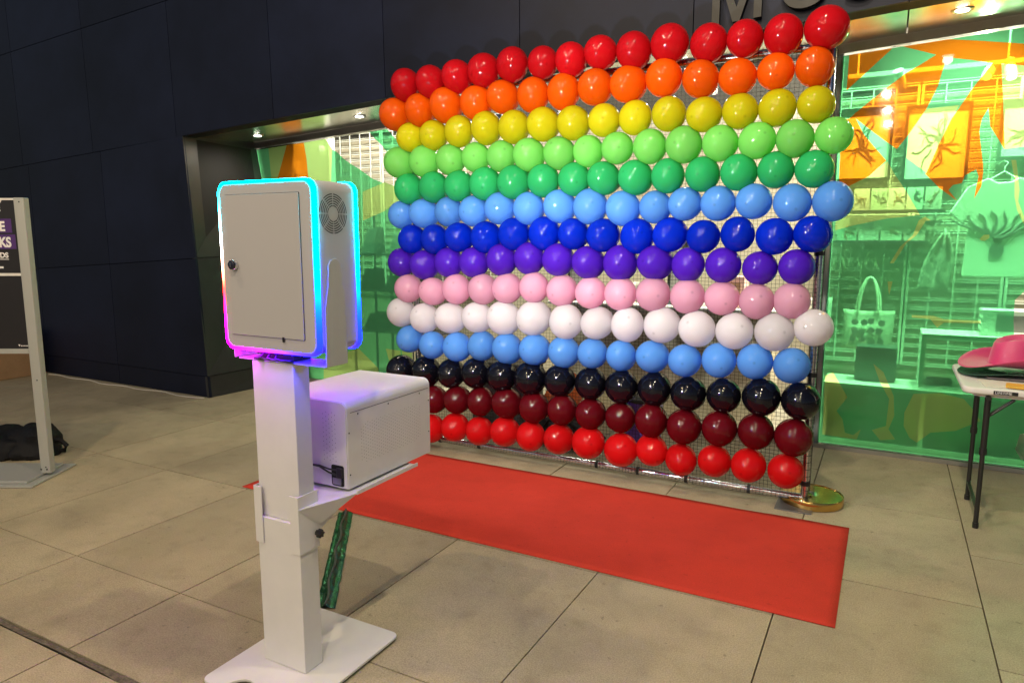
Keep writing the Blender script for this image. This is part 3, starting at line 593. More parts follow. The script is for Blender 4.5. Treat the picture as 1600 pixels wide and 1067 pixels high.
MB().lathe([(.137,.37),(.14,.385),(.132,.395),(.129,.381)], 22, (-1.43,4.6,0)).build('rim', M_black, t, True)
def lump(c, rx, ry, rz, seed, amp=.18, n=20, m=12, flat=.0):
    b = MB(); V = Vector
    for j in range(m+1):
        th = math.pi*j/m
        for i in range(n):
            ph = 2*math.pi*i/n; d = V((math.sin(th)*math.cos(ph), math.sin(th)*math.sin(ph), math.cos(th)))
            k = 1+amp*noise.noise(d*1.7+V((seed,seed*2.3,0)))*1.6+amp*.5*noise.noise(d*4+V((seed,1,seed)))
            z = c[2]+d.z*rz*k; b.v.append((c[0]+d.x*rx*k, c[1]+d.y*ry*k, max(z, flat)))
    b.f += [(j*n+i, (j+1)*n+i, (j+1)*n+(i+1) % n, j*n+(i+1) % n) for j in range(m) for i in range(n)]
    return b
t = thing('black_gear_bag', (-2.0,4.45,0), 'soft black bag slumped on the ground behind the bottom pipe', 'bag')
lump((-1.95,4.5,.09),.26,.16,.12,4.2).build('body', M_blackf, t, True); MB().tube([(-2.12,4.42,.12),(-2.05,4.37,.2),(-1.9,4.37,.2),(-1.82,4.42,.12)], .012, 6).build('strap', M_blackf, t, True)
t = thing('balloon_crate', (-2.55,4.7,0), 'dark crate of black supplies on the ground at the left behind the net', 'crate')
MB().box(-2.8,-2.35,4.55,4.9,.0,.5).build('body', M_case, t, bevel=.01); MB().box(-2.82,-2.33,4.53,4.92,.502,.54).build('lid', M_black, t, bevel=.01)
t = thing('orange_sack', (-2.1,4.75,0), 'orange cloth sack beside the dark crate behind the net', 'sack')
lump((-2.15,4.85,.2),.15,.13,.26,8.1).build('body', M_org, t, True); MB().tube([(-2.15,4.85,.42),(-2.14,4.84,.5)], [.05,.02], 8).build('neck', M_org, t, True)

# ================================================================ LIGHT STRINGS over the plaza (their bulbs sparkle in the balloons)
for sx, ys, nm in ((-.3,[1.9-2.3*k for k in range(7)],'right'),(-3.1,[.7-2.3*k for k in range(7)],'left')):
    t = thing('string_light', (sx,-6,4.8), f'overhead string of warm bulbs above the plaza on the {nm} side of the kiosk', 'light')
    P = [(sx,4.27,5.0)]
    for y in [4.0-.5*k for k in range(36)]: P.append((sx,y,4.75+.02*math.sin(y*2.7)))
    P.append((sx,-14.2,5.1)); MB().tube(P, .006, 5).build('wire', M_black, t)
    for y in ys:
        MB().lathe([(.012,.13),(.026,.12),(.03,.05),(.022,.045)], 10, (sx,y,4.6)).build('socket', M_black, t, True)
        lamp('bulb', 'POINT', (sx,y,4.59), ((195 if sx > -1 else 165) if y > -.5 else 85), (1,.84,.60) if sx > -1 else (1,.77,.48), t, .06)
    MB().tube([(sx,-14.2,0),(sx,-14.2,5.2)], .05, 10).build('pole', M_alu, t)

# ================================================================ RED CARPET
M_carpet = mat('red_felt', (.60,.055,.034), .95, var=.06, vscale=5, bump=.5, bscale=350, spec=.1)
b = MB(); NX, NY = 66, 22; x0, x1, y0, y1 = -3.33,-.085,2.775,3.83
for j in range(NY+1):
    for i in range(NX+1):
        u, v = i/NX, j/NY; x = x0+(x1-x0)*u; y = y0+(y1-y0)*v
        if j == NY: y += .018*noise.noise(Vector((x*2.2,1,0)))
        if j == 0: y += .006*noise.noise(Vector((x*1.6,4,0)))
        z = .0055+.009*max(0, noise.noise(Vector((x*1.7,y*3,.3))))*(.25+v**2)
        b.v.append((x, y, z))
b.f += [(j*(NX+1)+i, j*(NX+1)+i+1, (j+1)*(NX+1)+i+1, (j+1)*(NX+1)+i) for j in range(NY) for i in range(NX)]
surface_detail(M_carpet, .4, (.9,1))
car = b.build('red_carpet', M_carpet, None, True, label='long red felt carpet runner laid in front of the balloon wall', cat='carpet')
car.modifiers.new('t', 'SOLIDIFY').thickness = .004; car.modifiers['t'].offset = -1

# ================================================================ BALLOON FRAME with net
NYP = 4.035; fx0, fx1, fz1 = -2.93, -.325, 2.46
fr = thing('net_frame', (-1.63,NYP,0), 'large aluminium pipe frame stretched with black netting that carries the balloons', 'frame')
pr = .021
MB().tube([(fx0,NYP,.055),(fx1,NYP,.055)], pr, 14).build('bottom_pipe', M_chrome, fr, True)
MB().tube([(fx0,NYP,fz1-.02),(fx1-.03,NYP,fz1-.02)], pr, 14).build('top_pipe', M_chrome, fr, True)
for x in (fx0, fx1):
    MB().tube([(x,NYP,.012),(x,NYP,fz1-.04),(x-(.03 if x > -1 else -.03),NYP,fz1-.012)], pr, 14).build('upright_pipe', M_chrome, fr, True)
    MB().box(x-.14,x+.05,NYP-.11,NYP+.17,.001,.009).build('foot_plate', mat('steel_plate', (.20,.20,.21), .45, metal=.7) if x == fx0 else bpy.data.materials['steel_plate'], fr)
for x in (-2.75,-2.42,-1.55,-1.28,-.98,-.62):
    MB().tube([(x-.009,NYP,.055),(x+.009,NYP,.055)], pr+.005, 10).build('clip', M_black, fr)
for z in (.14,.75,1.4,2.05):
    MB().tube([(fx1,NYP,z-.012),(fx1,NYP,z+.012)], pr+.007, 10).build('clip', M_black, fr)
M_net = mat('black_net', (.01,.01,.01), .7); net = MB(); c = .021; yn = NYP-.026; th = .0010
n = int((fx1-fx0)/c)
for k in range(n+1):
    x = fx0+c*k; P = [(x+.003*math.sin(z*3.1+k*.7), z) for z in [.04+.202*q for q in range(13)]]
    for (xa, za), (xb, zb_) in zip(P, P[1:]):
        net.add([(xa-th,yn,za),(xa+th,yn,za),(xb+th,yn,zb_),(xb-th,yn,zb_),(xa,yn+th*1.6,za),(xb,yn+th*1.6,zb_)], [(0,1,2,3),(1,4,5,2),(4,0,3,5)])
for k in range(int(2.42/c)+1):
    z = .04+c*k; P = [(x, z-.004*math.sin(x*5+k*.3)) for x in [fx0+(fx1-fx0)*q/12 for q in range(13)]]
    for (xa, za), (xb, zb_) in zip(P, P[1:]):
        net.add([(xa,yn-.0004,za-th),(xb,yn-.0004,zb_-th),(xb,yn-.0004,zb_+th),(xa,yn-.0004,za+th),(xa,yn+th*1.6,za),(xb,yn+th*1.6,zb_)], [(0,1,2,3),(3,2,5,4),(4,5,1,0)])
# net folded round the right upright
for k in range(60):
    z = .06+.04*k; net.tube([(fx1+.026*math.sin(a), NYP-.026*math.cos(a), z) for a in (0,.7,1.4,2.1,2.8)], .0011, 3, False)
for q in range(5):
    a = .5+.5*q; net.tube([(fx1+.027*math.sin(a), NYP-.027*math.cos(a), z) for z in (.04,.8,1.6,2.42)], .0011, 3, False)
tag(net.build('net', M_net, fr), kind='stuff')

# ================================================================ BALLOONS
ROW = {'red': ('red','top row',srgb(205,20,30)), 'orange': ('orange','orange row',srgb(240,98,10)), 'yellow': ('yellow','yellow row',srgb(214,206,24)),
 'lime': ('pale lime green','lime row',srgb(138,228,112)), 'green': ('emerald green','emerald row',srgb(52,190,112)), 'sky': ('light blue','upper light blue row',srgb(98,165,245)),
 'royal': ('royal blue','royal blue row',srgb(5,45,205)), 'purple': ('purple','purple row',srgb(85,35,200)), 'pink': ('pale pink','pink row',srgb(238,182,208)),
 'white': ('white','white row',srgb(235,232,236)), 'sky2': ('light blue','lower light blue row',srgb(98,165,245)), 'black': ('glossy black','black row',srgb(12,12,20)),
 'maroon': ('dark maroon','maroon row',srgb(98,12,22)), 'scarlet': ('bright red','bottom row',srgb(222,25,28))}
def balloon_mesh(name, m):
    prof = [(.001,-1.06)]
    for k in range(1, 17):
        a = math.pi*k/19; prof.append((math.sin(a), -math.cos(a)*1.06))
    prof += [(.30,1.0),(.17,1.07),(.09,1.13),(.06,1.18),(.085,1.21),(.10,1.25),(.04,1.27)]
    return MB().lathe(prof, 32, (0,0,0), 'y').mesh(name, m, True)
for key, pts in BALLOONS.items():
    cn, rn, colr = ROW[key]
    tr = {'white': .45, 'pink': .45, 'lime': .45, 'black': .0, 'maroon': .25}.get(key, .38)
    me = balloon_mesh('balloon', balloon_mat('latex_'+key, colr, tr))
    N = len(pts)
    for i, (x, z, r) in enumerate(pts):
        o = bpy.data.objects.new('balloon', me); COL.objects.link(o)
        r *= random.uniform(.955, .995)
        o.scale = (r*random.uniform(.975, 1.025), r*random.uniform(1, 1.08), r*random.uniform(.99, 1.05)); o.location = (x, 3.925+random.uniform(-.006,.006), z)
        o.rotation_euler = (R(random.uniform(-32, 24)), R(random.uniform(-8, 8)), R(random.uniform(-30, 40)))
        pos = f'{ORD[i]} from the left' if i < N-1 else 'at the right end'
        tag(o, f'{cn} balloon {pos} of the {rn}', 'balloon', f'{cn} balloons in the {rn}')

# ================================================================ PHOTO KIOSK
kx = -1.7425
K = thing('photo_kiosk', (kx,1.63,0), 'white photo booth kiosk with glowing LED edges on a column and base plate', 'kiosk')
# base plate with a rounded notch in its front edge
bp = rrect(kx-.197,kx+.227,1.40,1.935,.03)
bp = [p for p in bp]
# insert notch along the front edge (between corner 3 end and corner 4 start)
i3 = 6*3
bp = bp[:i3]+[(kx-.045-.055*math.cos(math.pi*k/10), 1.40+.075*math.sin(math.pi*k/10)) for k in range(11)]+bp[i3:]
MB().prism(bp, .008, .018, 'z').build('base_plate', M_white, K, bevel=.002)
MB().prism(rrect(kx-.18,kx+.21,1.50,1.92,.03), .0005, .0078, 'z').build('base_rubber', M_black, K)
MB().box(kx-.095,kx+.0975,1.585,1.668,.0185,.548).build('lower_column', M_white, K, bevel=.003)
MB().box(kx-.0915,kx+.094,1.596,1.665,.549,1.082).build('upper_column', M_white, K, bevel=.003)
# clamp collar with side wings and printer shelf
col_ = MB().prism([(kx-.1,1.672),(kx-.1,1.580),(kx-.064,1.580),(kx-.064,1.5835),(kx-.0965,1.5835),(kx-.0965,1.672)], .455, .655, 'z').build('collar', M_white, K, bevel=.0012)
MB().prism([(kx+.1025,1.672),(kx+.1025,1.580),(kx+.064,1.580),(kx+.064,1.5835),(kx+.099,1.5835),(kx+.099,1.672)], .445, .645, 'z').build('collar', M_white, K, bevel=.0012)
MB().prism([(kx+.1025,1.580),(kx+.168,1.79),(kx+.168,2.145),(-1.995,2.145),(-1.995,1.79),(kx-.12,1.672),(kx+.099,1.672)], .598, .603, 'z').build('shelf_plate', M_white, K, bevel=.0012)
MB().prism([(1.79,.598),(2.145,.598),(2.145,.611),(1.79,.611)], kx+.1683, kx+.1715, 'x').build('shelf_lip', M_white, K)
for x in (kx+.099, kx-.1025):
    MB().add([(x,1.60,.5975),(x,1.90,.5975),(x,1.672,.50),(x+.003,1.60,.5975),(x+.003,1.90,.5975),(x+.003,1.672,.50)], [(0,1,2),(3,5,4),(0,3,4,1),(1,4,5,2),(2,5,3,0)]).build('gusset', M_white, K)
MB().add([(kx+.103,1.583,.5975),(kx+.166,1.785,.5975),(kx+.103,1.672,.52),(kx+.103,1.583,.64)], [(0,1,2),(0,2,1)]).build('gusset', M_white, K)
kn = MB(); pts = []
for k in range(36):
    a = 2*math.pi*k/36; r = .0125+.0028*math.cos(6*a); pts.append((1.657+r*math.cos(a), .498+r*math.sin(a)))
kn.prism(pts, kx+.109, kx+.128, 'x'); knob = kn.build('clamp_knob', M_black, K, bevel=.0015)
MB().tube([(kx+.1026,1.657,.498),(kx+.109,1.657,.498)], .007, 10).build('stud', M_black, knob)
# head box
hx0, hx1, hz0, hz1 = -1.913, -1.503, 1.120, 1.656
MB().prism(rrect(hx0+.004,hx1-.004,hz0+.004,hz1-.004,.033,8), 1.584, 1.746, 'y').build('head_shell', M_head, K, bevel=.001)
MB().prism(rrect(hx0+.0092,hx1-.0092,hz0+.0092,hz1-.0092,.027,6), 1.5635, 1.5835, 'y').build('rear_plate', M_head, K, bevel=.001)
# LED edge strips with their colour run
def led_col(x, z):
    u = (x-hx0)/(hx1-hx0); v = (z-hz0)/(hz1-hz0)
    def ramp(t, st):
        for (a, ca), (b_, cb) in zip(st, st[1:]):
            if t <= b_: k = (t-a)/(b_-a); return [p+(q-p)*max(0, k) for p, q in zip(ca, cb)]
        return st[-1][1]
    right = ramp(v, [(0,(.05,.05,1)),(.15,(.03,.15,1)),(.40,(0,.5,1)),(.6,(0,.8,1)),(.75,(0,.95,1)),(1,(0,.95,1))])
    left = ramp(v, [(0,(.95,0,1)),(.18,(1,.05,.9)),(.3,(1,.1,.4)),(.38,(1,.3,.2)),(.5,(1,.8,.7)),(.68,(.9,.97,1)),(.85,(.4,.95,1)),(1,(0,.95,1))])
    bot = ramp(u, [(0,(.95,0,1)),(.35,(.9,.1,1)),(.65,(.4,.15,1)),(1,(.05,.05,1))])
    if v > .96: out = (0,.93,1)
    elif v < .04: out = bot
    else: out = right if u > .5 else left
    return [q*(1+50*q**4) for q in out]
M_led = bpy.data.materials.new('led_strip'); M_led.use_nodes = True
n_ = M_led.node_tree.nodes; n_.clear(); e_ = n_.new('ShaderNodeEmission'); at = n_.new('ShaderNodeAttribute'); at.attribute_name = 'led'; oo = n_.new('ShaderNodeOutputMaterial')
M_led.node_tree.links.new(at.outputs['Color'], e_.inputs[0]); e_.inputs[1].default_value = 1.0; M_led.node_tree.links.new(e_.outputs[0], oo.inputs[0])
def led_ring(y0, y1, dim=1):
    def dense(p, step=.02):
        o = []
        for i in range(len(p)):
            a = Vector(p[i]); b_ = Vector(p[(i+1) % len(p)]); k = max(1, int((b_-a).length/step))
            o += [tuple(a.lerp(b_, j/k)) for j in range(k)]
        return o
    A = dense(rrect(hx0,hx1,hz0,hz1,.036,8)); cx_, cz_ = (hx0+hx1)/2, (hz0+hz1)/2
    w, h = (hx1-hx0)/2, (hz1-hz0)/2
    B_ = [(cx_+(x-cx_)*(w-.0085)/w, cz_+(z-cz_)*(h-.0085)/h) for x, z in A]
    n = len(A); b_ = MB(); rd = .003
    ring = [(A, y1), (A, y0+rd), ([(a[0]*.7+q[0]*.3, a[1]*.7+q[1]*.3) for a, q in zip(A, B_)], y0), (B_, y0+.001), (B_, y1)]
    for P, y in ring: b_.v += [(p[0], y, p[1]) for p in P]
    for r_ in range(5):
        s_ = (r_+1) % 5
        b_.f += [(r_*n+i, s_*n+i, s_*n+(i+1) % n, r_*n+(i+1) % n) for i in range(n)]
    o = b_.build('led_edge', M_led, K, True); ca = o.data.color_attributes.new('led', 'FLOAT_COLOR', 'POINT')
    for i, v in enumerate(o.data.vertices):
        c_ = led_col(v.co.x, v.co.z); ca.data[i].color = (*[q*dim for q in c_], 1)
led_ring(1.5622, 1.5800); led_ring(1.7463, 1.7590)
# service door
dx0, dx1, dz0, dz1 = hx0+.036, hx1-.056, hz0+.050, hz1-.042
MB().prism(rrect(dx0-.0015,dx1+.0015,dz0-.0015,dz1+.0015,.003,2), 1.5627, 1.5633, 'y').build('door_gap', M_dark, K)
door = MB().prism(rrect(dx0,dx1,dz0,dz1,.003,2), 1.56, 1.5626, 'y').build('door', M_head, K, bevel=.0008)
MB().lathe([(.0175,0),(.0175,-.008),(.016,-.0105)], 24, (dx0+.030,1.5599,1.395), 'y').build('lock_ring', M_chrome, door, True)
MB().lathe([(.0145,-.0107),(.0145,-.015),(.012,-.0165),(.001,-.0168)], 24, (dx0+.030,1.5599,1.395), 'y').build('lock_face', mat('lock_black', (.01,.012,.03), .25), door, True)
MB().box(dx0+.0287,dx0+.0313,1.5423,1.5429,1.388,1.402).build('key_slot', M_chrome, door)
MB().prism([(dx1-.092,dz0-.012),(dx1-.083,dz0-.012),(dx1-.083,dz0+.004),(dx1-.092,dz0+.004)], 1.559, 1.5598, 'y').build('finger_notch', M_dark, K)
# vent grille on the right side of the head
vx = hx1-.0039; vc = (1.6500, 1.553); sl_ = MB()
for k in range(6):
    r0 = .0225+.0070*k; r1 = r0+.0030
    for q in range(8):
        a0 = R(45*q+2.2), R(45*q+42.8); gap = .0018
        A0 = R(45*q+22.5-20.0), R(45*q+22.5+20.0)
        m = 5; P = []
        for j in range(m+1):
            a = A0[0]+(A0[1]-A0[0])*j/m; P.append((vc[0]+r1*math.cos(a), vc[1]+r1*math.sin(a)))
        for j in range(m+1):
            a = A0[1]+(A0[0]-A0[1])*j/m; P.append((vc[0]+r0*math.cos(a), vc[1]+r0*math.sin(a)))
        o_ = len(sl_.v); sl_.v += [(vx+.0005, p[0], p[1]) for p in P]
        for j in range(m): sl_.f.append((o_+j, o_+j+1, o_+2*m-j, o_+2*m+1-j)[::-1])
sl_.build('vent_grille', M_dark, K)
# carrying bracket (U shape with keyhole ears)
ear = [(1.5935,1.085),(1.6885,1.085),(1.6885,1.30),(1.6755,1.35)]+[(1.6455+.030*math.cos(a), 1.387+.030*math.sin(a)) for a in [R(d) for d in range(0, 200, 15)]]+[(1.6135,1.36),(1.6125,1.335),(1.6055,1.305),(1.5955,1.26)]
MB().prism(ear, hx1-.0035, hx1+.0005, 'x').build('bracket_ear', M_head, K, bevel=.0012)
MB().prism(ear, hx0-.0005, hx0+.0035, 'x').build('bracket_ear', M_head, K, bevel=.0012)
MB().prism(rrect(hx0+.02,hx1-.0037,1.5935,1.6885,.004,2), 1.0835, 1.0875, 'z').build('bracket_plate', M_head, K)
MB().box(kx-.06,kx+.09,1.605,1.68,1.0885,1.1195).build('tilt_hinge', M_black, K)
cb = MB()
for s in range(3):
    cb.tube([(kx-.03+.03*s,1.5965,1.112),(kx-.035+.035*s,1.5785,1.098),(kx-.02+.04*s,1.5835,1.092),(kx+.02+.04*s,1.5915,1.091)], .0035, 6)
cb.build('cable', M_black, K, True)
for x in (kx-.045, kx+.085): MB().box(x-.018,x+.018,1.5775,1.5935,1.0885,1.0975).build('cable_plug', M_black, K, bevel=.003)
# screen side facing the balloons: dark touch screen and its photo light
MB().prism(rrect(hx0+.0135,hx1-.0135,hz0+.0135,hz1-.0135,.022,6), 1.7475, 1.7625, 'y').build('front_plate', M_head, K)
MB().box(hx0+.05,hx1-.05,1.763,1.7665,1.17,1.50).build('touch_screen', M_black, K)
MB().lathe([(.055,.0),(.055,.012),(.05,.014)], 28, (kx+.036,1.7668,1.58), 'y').build('photo_light', emis('photo_light_glow', (1,.96,.92), 6), K)
lamp('photo_light_bulb', 'AREA', (kx+.036,1.784,1.58), 25, (1,.96,.92), K, 0, (R(90),0,0), shape='DISK', size=.10, spread=R(112))

# ================================================================ PRINTER BOX on the shelf
px0, px1, py0, py1, pz0, pz1 = -1.987,-1.603,1.782,2.278,.613,.922
Pn = thing('printer_box', (-1.795,2.03,.603), 'white perforated printer case standing on the kiosk shelf', 'printer')
def arch(x0, x1, z0, z1, r):
    return [(x0,z0),(x1,z0)]+[(x1-r+r*math.cos(R(a)), z1-r+r*math.sin(R(a))) for a in range(0,91,15)]+[(x0+r+r*math.cos(R(a)), z1-r+r*math.sin(R(a))) for a in range(90,181,15)]
MB().prism(arch(px0,px1,pz0,pz1,.028), py0+.004, py1, 'y').build('shell', M_white, Pn, bevel=.0015)
MB().prism(arch(px0+.003,px1-.003,pz0+.001,pz1-.003,.026), py0, py0+.0038, 'y').build('end_plate', M_white, Pn)
MB().box(px1+.0001,px1+.0006,py0+.02,py1-.012,pz1-.040,pz1-.0385).build('seam', M_dark, Pn)
MB().prism(rrect(px1-.075,px1-.018,pz0+.006,pz0+.082,.008,3), py0-.0012, py0-.0002, 'y').build('cable_opening', M_dark, Pn)
MB().box(px1-.045,px1-.02,py0-.012,py0-.0015,pz0+.04,pz0+.075).build('power_plug', M_black, Pn, bevel=.003)
MB().box(px1-.068,px1-.03,py0-.004,py0-.0015,pz0+.012,pz0+.035).build('inlet_plate', M_alu, Pn)
for q in (0,1): MB().tube([(px1-.045,py0-.006,pz0+.065-.018*q),(px1-.075,py0-.014,pz0+.068-.012*q),(px1-.12,py0-.012,pz0+.074-.004*q),(px1-.17,py0-.01,pz0+.07)], .0032, 6).build('cord', M_black, Pn, True)
ho = MB()
for i in range(30):
    for j in range(12):
        y = py0+.075+.0121*i; z = pz0+.075+.0125*j+(.006 if i % 2 else 0)
        e = .018
        if (i < 2 or i > 27) and (j < 1 or j > 10): continue
        ho.disc((px1,y,z), .0013, 6)
for i in range(5):
    for j in range(11): ho.disc((px1-.052-.0135*i,py0,pz0+.095+.0165*j+(.008 if i % 2 else 0)), .0014, 6, 'y')
ho.build('vent_holes', M_dark, Pn)
for y, z in ((py0+.012,pz0+.05),(py0+.012,pz0+.2),(py0+.06,pz1-.05),(py0+.23,pz1-.05),(py1-.07,pz1-.05),(py1-.01,pz1-.09),(py1-.01,pz0+.09)):
    MB().lathe([(.003,.0),(.003,.0008),(.001,.001)], 10, (px1,y,z), 'x').build('screw', M_dark, Pn)
for y in (py0+.05, py1-.2):
    for x in (px0+.04, px1-.06): MB().lathe([(.014,.6033),(.014,.6128)], 12, (x,y,0)).build('foot', M_black, Pn)

# ================================================================ green foil tape over a cable
M_foil = mat('green_foil', (.02,.16,.06), .22, metal=.75, var=.3, vscale=30, bump=.6, bscale=60)
ft = thing('cable_cover', (-2.2,2.37,0), 'crumpled shiny green foil tape covering a cable on the paving', 'tape')
a_, b__ = Vector((-1.905,1.955,0)), Vector((-2.515,2.765,0)); d_ = (b__-a_).normalized(); sd_ = Vector((d_.y,-d_.x,0)); b = MB(); NL = 60
for k in range(NL+1):
    c_ = a_.lerp(b__, k/NL)
    for q, w in enumerate((-.038,-.03,-.02,-.008,0,.008,.02,.03,.04)):
        zz = (.003,.006,.006,.015,.018,.014,.006,.006,.003)[q]+.004*noise.noise(Vector((k*.5,q*1.7,3)))
        b.v.append(tuple(c_+sd_*(w+.004*noise.noise(Vector((k*.3,q,0))))+Vector((0,0,max(.0015,zz)))))
b.f += [(k*9+q, k*9+q+1, (k+1)*9+q+1, (k+1)*9+q)[::-1] for k in range(NL) for q in range(8)]
b.build('foil', M_foil, ft)
MB().tube([a_.lerp(b__, k/24)+sd_*(.006*math.sin(k*.9))+Vector((0,0,.021+.002*math.sin(k*1.7))) for k in range(25)], .005, 6).build('cable', mat('cable_grey', (.05,.06,.06), .3), ft, True)

# ================================================================ SIGN STAND (left)
sg = thing('sign_stand', (-4.558,2.325,0), 'tall silver framed sign stand with black posters at the left edge', 'sign', rz=R(28.24))
def loc(o): o.parent = sg; o.matrix_parent_inverse = Matrix.Identity(4); return o
M_post = mat('silver_post', (.46,.47,.44), .42, metal=.35); M_poster = mat('black_poster', (.012,.011,.014), .35); M_purp = mat('purple_print', (.07,.022,.16), .45)
for x in (0, -.98): loc(MB().box(x-.022,x+.038,-.02,.03,.03,1.715).build('post', M_post, None, bevel=.004))
loc(MB().box(-.941,-.0225,-.012,.012,1.272,1.70).build('poster', M_poster)); loc(MB().box(-.941,-.0225,-.012,.012,.815,1.255).build('poster', M_poster))
for z0, z1 in ((1.7005,1.712),(1.2555,1.2715)): loc(MB().box(-.941,-.0225,-.016,.016,z0,z1).build('rail', M_whitep))
loc(MB().box(-.941,-.0225,-.018,.02,.785,.8145).build('rail', M_post))
loc(MB().box(-1.05,.045,-.205,.225,.001,.013).build('base_plate', M_post, bevel=.002)); loc(MB().box(-1.02,-.012,-.165,.185,.0135,.03).build('base_weight', M_post, bevel=.003))
for z in (1.69,.62,.07): loc(MB().lathe([(.004,0),(.004,-.002)], 10, (.012,-.0202,z), 'y').build('screw', M_black))
for x in (-.018,.018): loc(MB().lathe([(.005,0),(.005,-.003)], 10, (x,-.0202,.055), 'y').build('screw', M_black))
def stxt(s, size, xr, z, xs=1, off=.0):
    o = text_mesh(s, size, M_whitetxt, 'lettering', Vector((xr,-.0135,z)), Matrix.Rotation(R(90),4,'X').to_quaternion(), None, .0006, xs, 'RIGHT', off); return loc(o)
for x0_, x1_, z0_, z1_ in ((-.5,-.052,1.51,1.592),(-.5,-.036,1.415,1.50)): loc(MB().box(x0_,x1_,-.0128,-.0122,z0_,z1_).build('purple_block', M_purp))
stxt('E', .078, -.092, 1.522, .85, .003); stxt('KS', .08, -.064, 1.428, .8, .003); stxt('Y', .055, -.098, 1.66, .9, .002); stxt('S', .035, -.107, 1.635, .9, .001); stxt('DS', .042, -.088, 1.364, 1.0, .0015); stxt('S', .02, -.2, .845)
loc(MB().box(-.165,-.088,-.0132,-.0125,1.352,1.356).build('underline', M_whitetxt)); loc(MB().box(-.17,-.125,-.0132,-.0125,1.3,1.312).build('print_block', M_whitetxt))
loc(MB().prism([(-.085,.84),(-.073,.84),(-.079,.828)], -.0132, -.0125, 'y').build('print_mark', M_whitetxt))
for k in range(5): loc(MB().box(-.069+.009*k,-.063+.009*k,-.0132,-.0125,.829,.835).build('print_mark', M_whitetxt))

# ================================================================ BLACK BAG, CARTON, WALL CABLE
bg_ = thing('black_duffel', (-5.24,2.54,0), 'slumped black fabric bag lying on the paving behind the sign post', 'bag')
lump((-5.30,2.50,.055),.25,.20,.13,2.7,.16,40,24).build('body', M_blackf, bg_, True)
lump((-5.12,2.56,.06),.17,.16,.15,6.1,.18,36,20).build('flap', M_blackf, bg_, True)
MB().tube([(-5.02,2.60,.11),(-4.96,2.64,.10),(-4.93,2.66,.06),(-4.95,2.655,.025),(-5.04,2.60,.02)], .016, 8).build('handle', M_blackf, bg_, True)
cx_ = thing('cardboard_carton', (-8.4,3.9,0), 'brown cardboard carton with white shipping labels by the dark wall', 'box')
M_card = mat('cardboard', (.34,.21,.11), .85, var=.1, vscale=8)
MB().box(-8.78,-8.13,3.72,4.2,.001,.50).build('carton', M_card, cx_, bevel=.004)
for x0_, x1_ in ((-8.36,-8.135),(-8.74,-8.45)):
    MB().box(x0_,x1_,3.717,3.7195,.27,.49).build('label', M_paper, cx_); bb = MB()
    for k in range(11): bb.box(x0_+.03+.016*k,x0_+.036+.016*k+.004*(k%3),3.7155,3.7165,.36,.43)
    for k in range(3): bb.box(x0_+.03,x1_-.05-.02*k,3.7155,3.7165,.29+.02*k,.298+.02*k)
    bb.build('barcode', M_ink, cx_)
MB().box(-8.79,-8.12,3.90,4.02,.5005,.503).build('tape', mat('packing_tape', (.5,.38,.2), .2), cx_)
P = [(-8.0+.12*k, 4.20+.02*math.sin(k*1.3)+.012*math.sin(k*.5), .008) for k in range(21)]+[(-5.52,4.23,.008)]
MB().tube(P, .007, 6).build('wall_cable', mat('white_cable', (.6,.55,.45), .5), None, True, label='thin white cable lying along the foot of the dark wall', cat='cable')

# ================================================================ GOLD DISC behind the frame foot
gd = thing('gold_tin', (-.285,4.12,0), 'round gold rimmed tin with mirror shiny lid beside the frame foot', 'tin')
M_gold = mat('gold_foil', (.62,.40,.12), .18, metal=1, var=.15, vscale=12)
MB().lathe([(.150,.001),(.165,.004),(.168,.012),(.168,.046),(.165,.052),(.158,.054),(.155,.049)], 44, (-.295,4.14,0)).build('side', M_gold, gd, True)
MB().lathe([(.001,.047),(.1545,.047),(.1545,.0475),(.001,.0495)], 44, (-.295,4.14,0)).build('lid', mat('mirror_lid', (.75,.75,.70), .06, metal=1, bump=.12, bscale=14), gd, True)
MB().lathe([(.001,.0498),(.022,.05),(.026,.056),(.02,.06),(.001,.06)], 20, (-.315,4.10,0)).build('clasp', M_gold, gd, True)

# ================================================================ FOLDING TABLE with hats
M_tab = mat('grey_white_plastic', (.72,.70,.65), .5, bump=.1, bscale=200); M_leg = mat('dark_leg_steel', (.025,.026,.024), .35, metal=.3)
T = thing('folding_table', (1.2,4.4,0), 'pale plastic folding table with black steel legs at the right edge', 'table')
tp = rrect(.372,2.2,4.10,4.86,.05,5)
MB().prism(tp, .708, .742, 'z').build('table_top', M_tab, T, bevel=.012, segs=3)
MB().prism(rrect(.42,2.15,4.15,4.81,.05,4), .69, .7075, 'z').build('under_rim', M_tab, T)
for lx in (.487, 2.08):
  for y in (4.15, 4.60):
      lg = MB().tube([(lx,y,.40),(lx,y,.69)], .0145, 10).build('leg', M_leg, T, True); MB().tube([(lx,y,.012),(lx,y,.41)], .0115, 10).build('leg_extension', M_leg, T, True)
      MB().tube([(lx,y,.0015),(lx,y,.03)], .0145, 10).build('foot_cap', M_black, T); MB().tube([(lx,y,.392),(lx,y,.425)], .0175, 10).build('collar', M_black, T)
  MB().tube([(lx,4.15,.10),(lx,4.60,.10)], .010, 8).build('cross_bar', M_leg, T); MB().tube([(lx,4.11,.69),(lx,4.64,.69)], .012, 8).build('top_bar', M_leg, T)
for dy in (-.012,.012): MB().tube([(.487,4.17+dy,.58),(.60,4.17+dy,.685)], .006, 6).build('brace', M_leg, T)
lbx = MB().box(.50,.60,4.0975,4.0995,.716,.734).build('maker_plate', M_black, T)
text_mesh('LIFETIME', .0165, M_whitetxt, 'lettering', Vector((.506,4.0968,.7195)), Matrix.Rotation(R(90),4,'X').to_quaternion(), T, .0004, 1.1)
